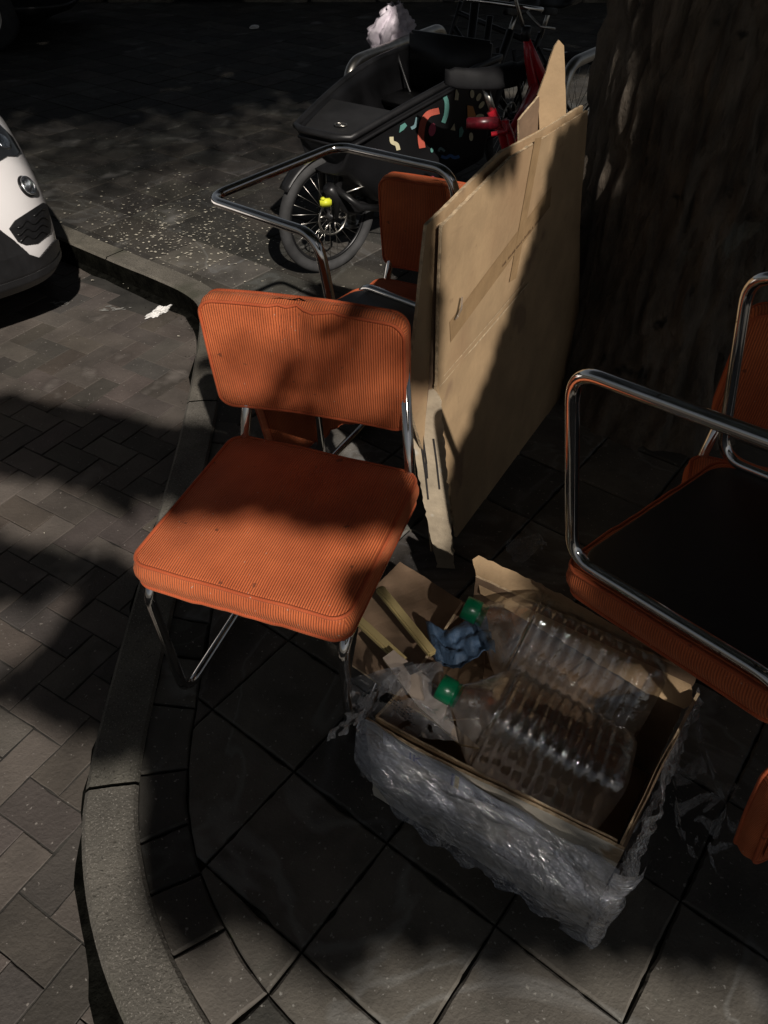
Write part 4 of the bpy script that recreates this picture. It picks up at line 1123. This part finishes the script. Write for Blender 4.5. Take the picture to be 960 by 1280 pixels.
# round badge on the nose deck
bm = bmesh.new(); tube(bm, [(cos(2*pi*i/32)*.028, sin(2*pi*i/32)*.022, 0) for i in range(32)], .003, 6, closed=True); tube(bm, bez([(-.012, .012, 0), (-.012, -.012, 0), (.012, -.012, 0), (.012, .012, 0)], .01, 4), .003, 6)
obj('badge', bm, STEEL, tub, loc=cgp(.10, .02, tub_sec(.1)[1]-.014), rot=(0, 0, math.atan2(AX.y, AX.x)-pi/2))
for xx in (.28,):
    bm = bmesh.new(); pts = [cgp(.62+xx, -tub_sec(.6)[0]*s, tub_sec(.6)[1]+.012-(.3*(1-s*s))) for s in (-1, -.9, -.7, -.4, 0, .4, .7, .9, 1)]
    obj('strap', tube(bm, pts, .008, 6), BLACKP, tub)
# decals on the camera side of the tub
bpy.context.view_layer.update()
tb = bvh_of([tub])
def hit_tub(px, py):
    h, n_, _, _ = tb.ray_cast(Vector((0, 0, CH)), ray(px, py).normalized()); return (h, n_) if h else (None, None)
tinv = tub.matrix_world.inverted()
def decal(m, poly):
    bm = bmesh.new(); xs = [p[0] for p in poly]; ys = [p[1] for p in poly]; vs = []
    for p in poly:
        h, n_ = hit_tub(*p)
        if h is None: bm.free(); return
        if n_.dot(ray(*p)) > 0: n_ = -n_
        vs.append(bm.verts.new(h+n_*.0035))
    f = bm.faces.new(vs); 
    o = obj('decal', bm, DEC[m], tub, smooth=False); md = o.modifiers.new('t', 'SOLIDIFY'); md.thickness = .001
def zz(pts): return [(340+x/2.286, y/2.286) for x, y in pts]
def arcb(cx, cy, r0, r1, a0, a1, n=9, sx=1.0):
    A = [radians(a0+(a1-a0)*k/n) for k in range(n+1)]
    return [(cx+cos(a)*r1*sx, cy+sin(a)*r1) for a in A]+[(cx+cos(a)*r0*sx, cy+sin(a)*r0) for a in A[::-1]]
def ell(cx, cy, a, b, rot=0, n=12):
    r = radians(rot); return [(cx+a*cos(t)*cos(r)-b*sin(t)*sin(r), cy+a*cos(t)*sin(r)+b*sin(t)*cos(r)) for t in [2*pi*k/n for k in range(n)]]
def ribbon(pts, wd):
    pts = [Vector(p) for p in pts]; l_, r_ = [], []
    for i, p in enumerate(pts):
        t = (pts[min(i+1, len(pts)-1)]-pts[max(i-1, 0)]).normalized(); n_ = Vector((-t.y, t.x)); k = wd/2
        l_.append(tuple(p+n_*k)); r_.append(tuple(p-n_*k))
    return l_+r_[::-1]
def rdecal(m, pts, wd):
    """long bent shapes laid down in short pieces, joined in one mesh"""
    q = ribbon(pts, wd); n = len(q)//2; bm = bmesh.new(); hs = []
    for p in q:
        h, n_ = hit_tub(*p)
        if h is None: bm.free(); return
        if n_.dot(ray(*p)) > 0: n_ = -n_
        hs.append(bm.verts.new(h+n_*.0035))
    for i in range(n-1): bm.faces.new((hs[i], hs[i+1], hs[2*n-2-i], hs[2*n-1-i]))
    obj('decal', bm, DEC[m], tub, smooth=False)
def curve(pts, n=5):
    pts = [Vector(p) for p in pts]; out = []
    for i in range(len(pts)-1):
        p0, p1, p2, p3_ = pts[max(i-1, 0)], pts[i], pts[i+1], pts[min(i+2, len(pts)-1)]
        for k in range(n):
            t = k/n; out.append(.5*((2*p1)+(p2-p0)*t+(2*p0-5*p1+4*p2-p3_)*t*t+(-p0+3*p1-3*p2+p3_)*t**3))
    out.append(pts[-1]); return [tuple(p) for p in out]
rdecal('cream', curve(zz([(340, 390), (342, 405), (355, 412), (360, 428)])), 5)
decal('teal', zz([(362, 378), (365, 358), (378, 350), (384, 358), (374, 370)]))
rdecal('grey', curve(zz([(396, 366), (408, 358), (414, 335)])), 4)
rdecal('coral', curve(zz([(428, 422), (424, 390), (430, 350), (446, 325), (476, 316)])), 8)
decal('pink', zz(ell(456, 370, 10, 19, 10)))
rdecal('teal', curve(zz([(492, 274), (498, 295), (496, 325), (488, 350)])), 5.5)
decal('cream', zz([(520, 285), (524, 250), (532, 268), (530, 286)]))
decal('orange', zz([(558, 364), (556, 300), (572, 303), (580, 328), (574, 352)]))
for x, y, r in ((570, 268, 0), (589, 277, 25), (597, 299, 35), (592, 331, 80), (588, 355, 100), (567, 390, 0)): decal('cream', zz(ell(x, y, 6, 12, r)))
decal('cream', zz([(508, 370), (519, 352), (522, 373)]))
decal('teal', zz([(533, 392), (533, 368), (540, 360), (546, 374), (540, 390)]))
rdecal('grey', curve(zz([(474, 432), (480, 423), (492, 432)])), 3)
decal('teal', zz(ell(455, 428, 4, 7)))
rdecal('blue', curve(zz([(482, 446), (496, 450), (508, 444), (520, 450), (534, 446)])), 4)
decal('sky', zz([(668, 225), (676, 226), (684, 248), (680, 262), (670, 245)]))
decal('cream', zz([(712, 180), (720, 176), (716, 198)])); decal('grey', zz([(694, 240), (702, 245), (704, 265), (698, 262)]))
decal('pink', zz(ell(503, 512, 8, 12))); rdecal('teal', curve(zz([(440, 538), (458, 538), (474, 520)])), 5)
decal('pink', zz(ell(457, 510, 7, 8))); decal('cream', zz([(413, 526), (418, 526), (418, 542), (413, 542)]))
rdecal('grey', curve(zz([(516, 495), (524, 505), (520, 520)])), 4)
# front wheel, fork, mudguard, brake, yellow clip
FW = Vector((-.262, 3.62, .27)); fyaw = math.atan2(-.62, -.78)
fw = wheel(cg, FW, fyaw, .27, .026)
fdir = Vector((cos(fyaw), sin(fyaw), 0)); fn_ = Vector((-fdir.y, fdir.x, 0)); fn_ = fn_ if fn_.y < 0 or fn_.x > 0 else -fn_
fn_ = Vector((fdir.y, -fdir.x, 0)); fn_ = fn_ if fn_.dot(Vector((.3, -1, 0))) > 0 else -fn_
for s in (1, -1):
    tube_obj('fork_leg', [FW+fn_*.06*s, FW+fn_*.06*s-fdir*.03+Vector((0, 0, .2)), FW+fn_*.05*s-fdir*.08+Vector((0, 0, .36))], [.014, .02, .022], BLACKM, cg)
tube_obj('fork_crown', [FW+fn_*.06-fdir*.08+Vector((0, 0, .36)), FW-fn_*.06-fdir*.08+Vector((0, 0, .36))], .02, BLACKM, cg)
tube_obj('axle_arm', [FW+fn_*.07+Vector((0, 0, .14)), FW+fn_*.08+fdir*.0+Vector((.10, 0, .06)), FW+fn_*.09-fdir*.25+Vector((0, 0, .0))], .016, BLACKM, cg)
tube_obj('brake_cable', bez([FW+fn_*.07+Vector((.04, 0, .12)), FW+fn_*.12-fdir*.16+Vector((0, 0, .14)), FW+fn_*.12-fdir*.38+Vector((0, 0, -.03))], .05), .004, STEEL, cg, 8)
bm = bmesh.new(); prev = None
for k in range(26):                                             # mudguard
    a = radians(35+k*5.2); c = Vector((cos(a), 0, sin(a)))
    row = [bm.verts.new(FW+fdir*(cos(a)*.295)+Vector((0, 0, sin(a)*.295))+fn_*y-(fdir*cos(a)+Vector((0, 0, sin(a))))*abs(y)*.3) for y in (-.035, -.02, 0, .02, .035)]
    if prev:
        for j in range(4): bm.faces.new((prev[j], prev[j+1], row[j+1], row[j]))
    prev = row
o = obj('mudguard', bm, BLACKP, cg); md = o.modifiers.new('t', 'SOLIDIFY'); md.thickness = .002
YP = FW+fn_*.10+Vector((.0, 0, .045))+fdir*.0
bm = bmesh.new(); box(bm, (0, 0, 0), (.052, .03, .034), None, .006); box(bm, (-.012, 0, .018), (.02, .026, .012), None, .004)
obj('disc_lock', bm, YEL, cg, loc=PY(407, 253, FW.y-.12), rot=(0, 0, .25))
# frame under the tub, rear half
tube_obj('main_tube', bez([cgp(.02, 0, .42), cgp(.15, 0, .27), cgp(1.05, 0, .25), cgp(1.30, 0, .35), cgp(1.42, 0, .60)], .1), .028, BLACKM, cg)
tube_obj('seat_tube', [cgp(1.30, 0, .32), cgp(1.62, 0, .80)], .022, BLACKM, cg)
tube_obj('steering_post', [cgp(1.15, 0, .35), cgp(1.22, 0, .98)], .022, BLACKM, cg)
tube_obj('second_post', [cgp(1.16, .09, .50), cgp(1.22, .09, .93)], .016, BLACKM, cg)
hb = tube_obj('handlebar', bez([cgp(1.45, -.30, .94), cgp(1.28, -.27, .97), cgp(1.20, -.10, .99), cgp(1.20, .10, .99), cgp(1.28, .27, .97), cgp(1.45, .30, .94)], .08), .011, CHROME, cg)
for s in (-1, 1): tube_obj('grip', [cgp(1.40, .292*s, .947), cgp(1.50, .305*s, .93)], .017, RUBBER, hb)
tube_obj('brake_lever', [cgp(1.30, .25, .95), cgp(1.28, .34, .90), cgp(1.38, .37, .88)], .006, STEEL, hb)
wheel(cg, cgp(1.78, 0, .33), math.atan2(AX.y, AX.x), .33, .025, 'rear_wheel')
tube_obj('chain_stay', [cgp(1.32, .06, .33), cgp(1.78, .06, .33)], .012, BLACKM, cg); tube_obj('seat_stay', [cgp(1.58, .05, .72), cgp(1.78, .06, .33)], .010, BLACKM, cg)
tube_obj('chain_stay', [cgp(1.32, -.06, .33), cgp(1.78, -.06, .33)], .012, BLACKM, cg); tube_obj('seat_stay', [cgp(1.58, -.05, .72), cgp(1.78, -.06, .33)], .010, BLACKM, cg)
saddle(cg, cgp(1.68, 0, .90), math.atan2(-AX.y, -AX.x)); tube_obj('seat_post', [cgp(1.6, 0, .78), cgp(1.67, 0, .88)], .013, STEEL, cg)
# parking stand legs
for s in (-1, 1): tube_obj('stand_leg', [cgp(.62, s*.12, .30), cgp(.58, s*.26, .012)], .012, BLACKM, cg)

# ---- red child's bicycle
rb = thing('red_bicycle', 'small red bicycle with black saddle and red rear reflector beside the cargo tub', 'bicycle')
RW = Vector((.56, 3.47, .285)); rdir = Vector((.16, .987, 0)); rn = Vector((rdir.y, -rdir.x, 0))
def rp(a_, r_, z): return Vector((RW.x, RW.y, 0))+rdir*a_+rn*r_+Vector((0, 0, z))
ryaw = math.atan2(rdir.y, rdir.x)-.75
wheel(rb, RW, ryaw+.2, .285, .022, 'rear_wheel', 28, False)
wheel(rb, rp(.98, .05, .285), math.atan2(rdir.y, rdir.x), .285, .022, 'front_wheel', 28, False)
_rw = [c for c in rb.children if c.name.startswith('rear_wheel')][0]
obj('reflective_ring', tube(bmesh.new(), [(cos(2*pi*i/64)*.245, -.017, sin(2*pi*i/64)*.245) for i in range(64)], .004, 6, closed=True), PETAL, _rw); obj('reflective_ring', tube(bmesh.new(), [(cos(2*pi*i/64)*.245, .017, sin(2*pi*i/64)*.245) for i in range(64)], .004, 6, closed=True), PETAL, _rw)
# black mudguard over the rear wheel
bm = bmesh.new(); prev = None; wd_ = Vector((cos(ryaw+.2), sin(ryaw+.2), 0)); wn = Vector((wd_.y, -wd_.x, 0))
for k in range(30):
    a = radians(10+k*5.5)
    row = [bm.verts.new(RW+wd_*(cos(a)*.308)+Vector((0, 0, sin(a)*.308))+wn*y) for y in (-.028, 0, .028)]
    if prev:
        for j in range(2): bm.faces.new((prev[j], prev[j+1], row[j+1], row[j]))
    prev = row
o = obj('mudguard', bm, BLACKP, rb); md = o.modifiers.new('t', 'SOLIDIFY'); md.thickness = .003
def ry(px, py, Y): return PY(px, py, Y)
saddle(rb, ry(604, 98, 3.45), math.radians(188), m=mat('saddle_vinyl', (.009, .009, .010), .6, spec=.15, scale=20, var=.2, bump=(300, .0008)), s=1.12)
tube_obj('seat_post', [ry(606, 108, 3.45), ry(617, 142, 3.45)], .014, STEEL, rb)
tube_obj('seat_tube', [ry(614, 138, 3.45), ry(628, 168, 3.45), ry(636, 200, 3.46)], .02, REDP, rb)
bm = bmesh.new(); cc = ry(603, 154, 3.40); box(bm, (0, 0, 0), (.13, .02, .045), Matrix.Rotation(.12, 4, 'Y'), .004)
rf = obj('rear_reflector', bm, REDR, rb, loc=cc, rot=(0, radians(-8), 0))
tube_obj('seat_stay', bez([ry(630, 150, 3.42), ry(640, 172, 3.42), ry(646, 232, 3.44)], .05), .015, REDP, rb)
tube_obj('seat_stay', bez([ry(632, 196, 3.36), ry(628, 206, 3.36), ry(624, 236, 3.40)], .03), .010, REDP, rb)
tube_obj('rack_bracket', [ry(614, 168, 3.40), ry(634, 164, 3.40), ry(634, 150, 3.40)], .010, REDP, rb)
tube_obj('top_tube', [ry(634, 176, 3.46), ry(668, 110, 3.95)], .02, REDP, rb)
tube_obj('down_tube', [ry(640, 200, 3.46), ry(672, 122, 3.95)], .022, REDP, rb)
# steerer: red fork blades opening downwards with a black pivot and steel stem above
q0 = ry(657, 44, 4.0)
for (x, y) in ((667, 108), (680, 100)):
    tube_obj('fork_leg', [q0, ry((657+x)/2-1, (44+y)/2, 4.0), ry(x, y, 4.02), rp(.98, .05+(-.03 if x < 670 else .05), .29)], [.012, .020, .024, .012], REDP, rb)
tube_obj('headset', [q0+Vector((0, 0, -.02)), q0+Vector((0, 0, .035))], .022, BLACKP, rb)
st = tube_obj('stem', [q0, ry(645, 2, 4.0), ry(643, -14, 4.0)], .008, STEEL, rb)
tube_obj('handlebar', bez([ry(610, -14, 3.9), ry(625, -22, 4.0), ry(660, -22, 4.0), ry(678, -12, 3.9)], .03), .010, STEEL, rb)

# ---- dark bicycle behind, at the right stand
db = thing('dark_bicycle', 'dark bicycle with black saddle behind the right-hand steel hoop', 'bicycle')
D0 = Vector((1.12, 4.95, 0)); dd = Vector((-.78, .62, 0)).normalized()
def dp(a_, z, r_=0): return D0+dd*a_+Vector((dd.y, -dd.x, 0))*r_+Vector((0, 0, z))
wheel(db, dp(0, .34), math.atan2(dd.y, dd.x), .34, .02, 'rear_wheel', 32, False); wheel(db, dp(1.05, .34), math.atan2(dd.y, dd.x), .34, .02, 'front_wheel', 32, False)
tube_obj('seat_tube', [dp(.42, .28), dp(.28, .74)], .016, BLACKM, db); tube_obj('seat_post', [dp(.28, .72), dp(.24, .86)], .012, STEEL, db)
tube_obj('top_tube', [dp(.30, .68), dp(.85, .78)], .015, BLACKM, db); tube_obj('down_tube', [dp(.42, .28), dp(.88, .70)], .018, BLACKM, db)
tube_obj('chain_stay', [dp(.42, .28), dp(0, .34)], .010, BLACKM, db); tube_obj('seat_stay', [dp(.30, .68), dp(0, .34)], .009, BLACKM, db)
tube_obj('fork', [dp(.84, .84), dp(.94, .55), dp(1.05, .34)], .013, BLACKM, db); tube_obj('handlebar', bez([dp(.70, .98, -.26), dp(.84, .98, -.2), dp(.84, .98, .2), dp(.70, .98, .26)], .08), .011, BLACKM, db)
tube_obj('carrier', [dp(.25, .66), dp(-.25, .66), dp(-.05, .36)], .007, STEEL, db)
saddle(db, dp(.22, .90), math.atan2(dd.y, dd.x), s=1.0)

# ================================================================== BIKE STANDS
def hoop(label, pts, r):
    t = thing('bike_stand', label, 'bicycle stand', (pts[0][0], pts[0][1], 0), group='steel bicycle hoops')
    o = tube_obj('hoop', [Vector(p)-t.location for p in bez(pts, .13, 10)], r, STEEL, t, 18)
    for p in (pts[0], pts[-1]):
        bm = bmesh.new(); bmesh.ops.create_cone(bm, cap_ends=True, segments=28, radius1=.06, radius2=.055, depth=.01, matrix=Matrix.Translation(Vector((p[0], p[1], .008))-t.location)); obj('foot_plate', bm, STEEL, t)
a_, b_ = P(434, 80, .78), P(556, 33, .78)
hoop('steel hoop behind the cargo tub with a white bag hanging over it', [(a_.x, a_.y, 0), (a_.x, a_.y, .78), (b_.x, b_.y, .78), (b_.x, b_.y, 0)], .027)
c_ = P(709, 82, .78); d_ = P(800, 42, .78)
hoop('steel hoop between the tall cardboard flap and the tree trunk', [(c_.x, c_.y, 0), (c_.x, c_.y, .78), (d_.x, d_.y, .78), (d_.x, d_.y, 0)], .027)
# white bag over the left hoop
hc = a_.lerp(b_, .56); hd = (b_-a_).normalized(); hn = Vector((-hd.y, hd.x, 0)); hn = hn if hn.y > 0 else -hn
bm = bmesh.new(); g = []
NU, NV = 60, 44
for i in range(NU+1):
    row = []; v_ = i/NU*2*pi
    for j in range(NV+1):
        u_ = j/NV; r_ = math.sin(pi*min(1, max(0.02, u_*.98+.01)))**.55
        z = .15-.38*u_; wd = .20*r_*(.7+.45*u_+.1*sin(u_*9)); dpth = .06*r_
        p = hc+hd*(cos(v_)*wd-.02+.05*(1-u_))+hn*(.09+sin(v_)*dpth)+Vector((0, 0, z))
        q = Vector((cos(v_)*1.4, sin(v_)*1.4, u_*2.5))
        f = .03*noise.noise(q*1.7)+.03*abs(noise.noise(q*3.9+Vector((4, 0, 0))))+.007*noise.noise(q*9)
        p += (hd*cos(v_)+hn*sin(v_)+Vector((0, 0, .4)))*f*1.6
        row.append(bm.verts.new(p))
    g.append(row)
for i in range(NU):
    for j in range(NV): bm.faces.new((g[i][j], g[i+1][j], g[i+1][j+1], g[i][j+1]))
bmesh.ops.remove_doubles(bm, verts=bm.verts, dist=.0005); bmesh.ops.recalc_face_normals(bm, faces=bm.faces)
tag(obj('plastic_bag', bm, BAG), 'crumpled white plastic bag hanging at the left steel hoop', 'bag')

# ================================================================== BACKGROUND
wl = thing('garden_wall', 'low weathered wall with stone plinth across the far end of the paving', 'wall', (0, 11.3, 0))
bm = bmesh.new(); box(bm, (0, .25, .6), (19, .25, 1.2)); bmesh.ops.subdivide_edges(bm, edges=bm.edges[:], cuts=40, use_grid_fill=True); rough_up(bm, .03, 2.5); obj('wall_face', bm, WALLM, wl)
for k in range(22):
    bm = bmesh.new(); x = -8.8+k*.83+random.uniform(-.03, .03)
    if k in (8, ): continue
    box(bm, (x, -.06+random.uniform(-.04, .04), .07), (.79, .26, random.uniform(.16, .24)), Matrix.Rotation(random.uniform(-.03, .03), 4, 'Z'), .015); obj('plinth_stone', bm, STONE, wl, smooth=False)
for k in range(9):
    bm = bmesh.new(); box(bm, (-8+k*2.05, .20, .62), (.22, .40, 1.3), None, .02); obj('pier', bm, STONE, wl, smooth=False)
bm = bmesh.new()
for _ in range(5000):                                          # ivy and weeds at the foot of the wall
    x = random.uniform(-9, 9); k = max(0, noise.noise(Vector((x*.9, 0, 2)))+.25)
    p = Vector((x, 11.22+random.gauss(0, .08), random.random()**2*.9*k+.05)); s = .04
    a = Vector((random.gauss(0, 1), random.gauss(0, 1), random.gauss(0, 1))).normalized(); b = a.orthogonal().normalized(); bm.faces.new([bm.verts.new(p+a*s), bm.verts.new(p+b*s*.6), bm.verts.new(p-a*s), bm.verts.new(p-b*s*.6)])
kind(obj('ivy', bm, LEAF, smooth=False), 'stuff')
make_car('dark_car', 'dark car parked far back at the upper left by the wall', Vector((-3.05, 9.35, 0)), radians(8), DARKCAR, False)
q = P(150, 32, .0)
crumple('fallen_leaf', (P(318, 37).x, P(318, 37).y, .02), .05, .03, .02, TISSUE, 'tiny pale scrap of paper on the dark paving near the far wall', 'litter', .3, 9, 2, .6)
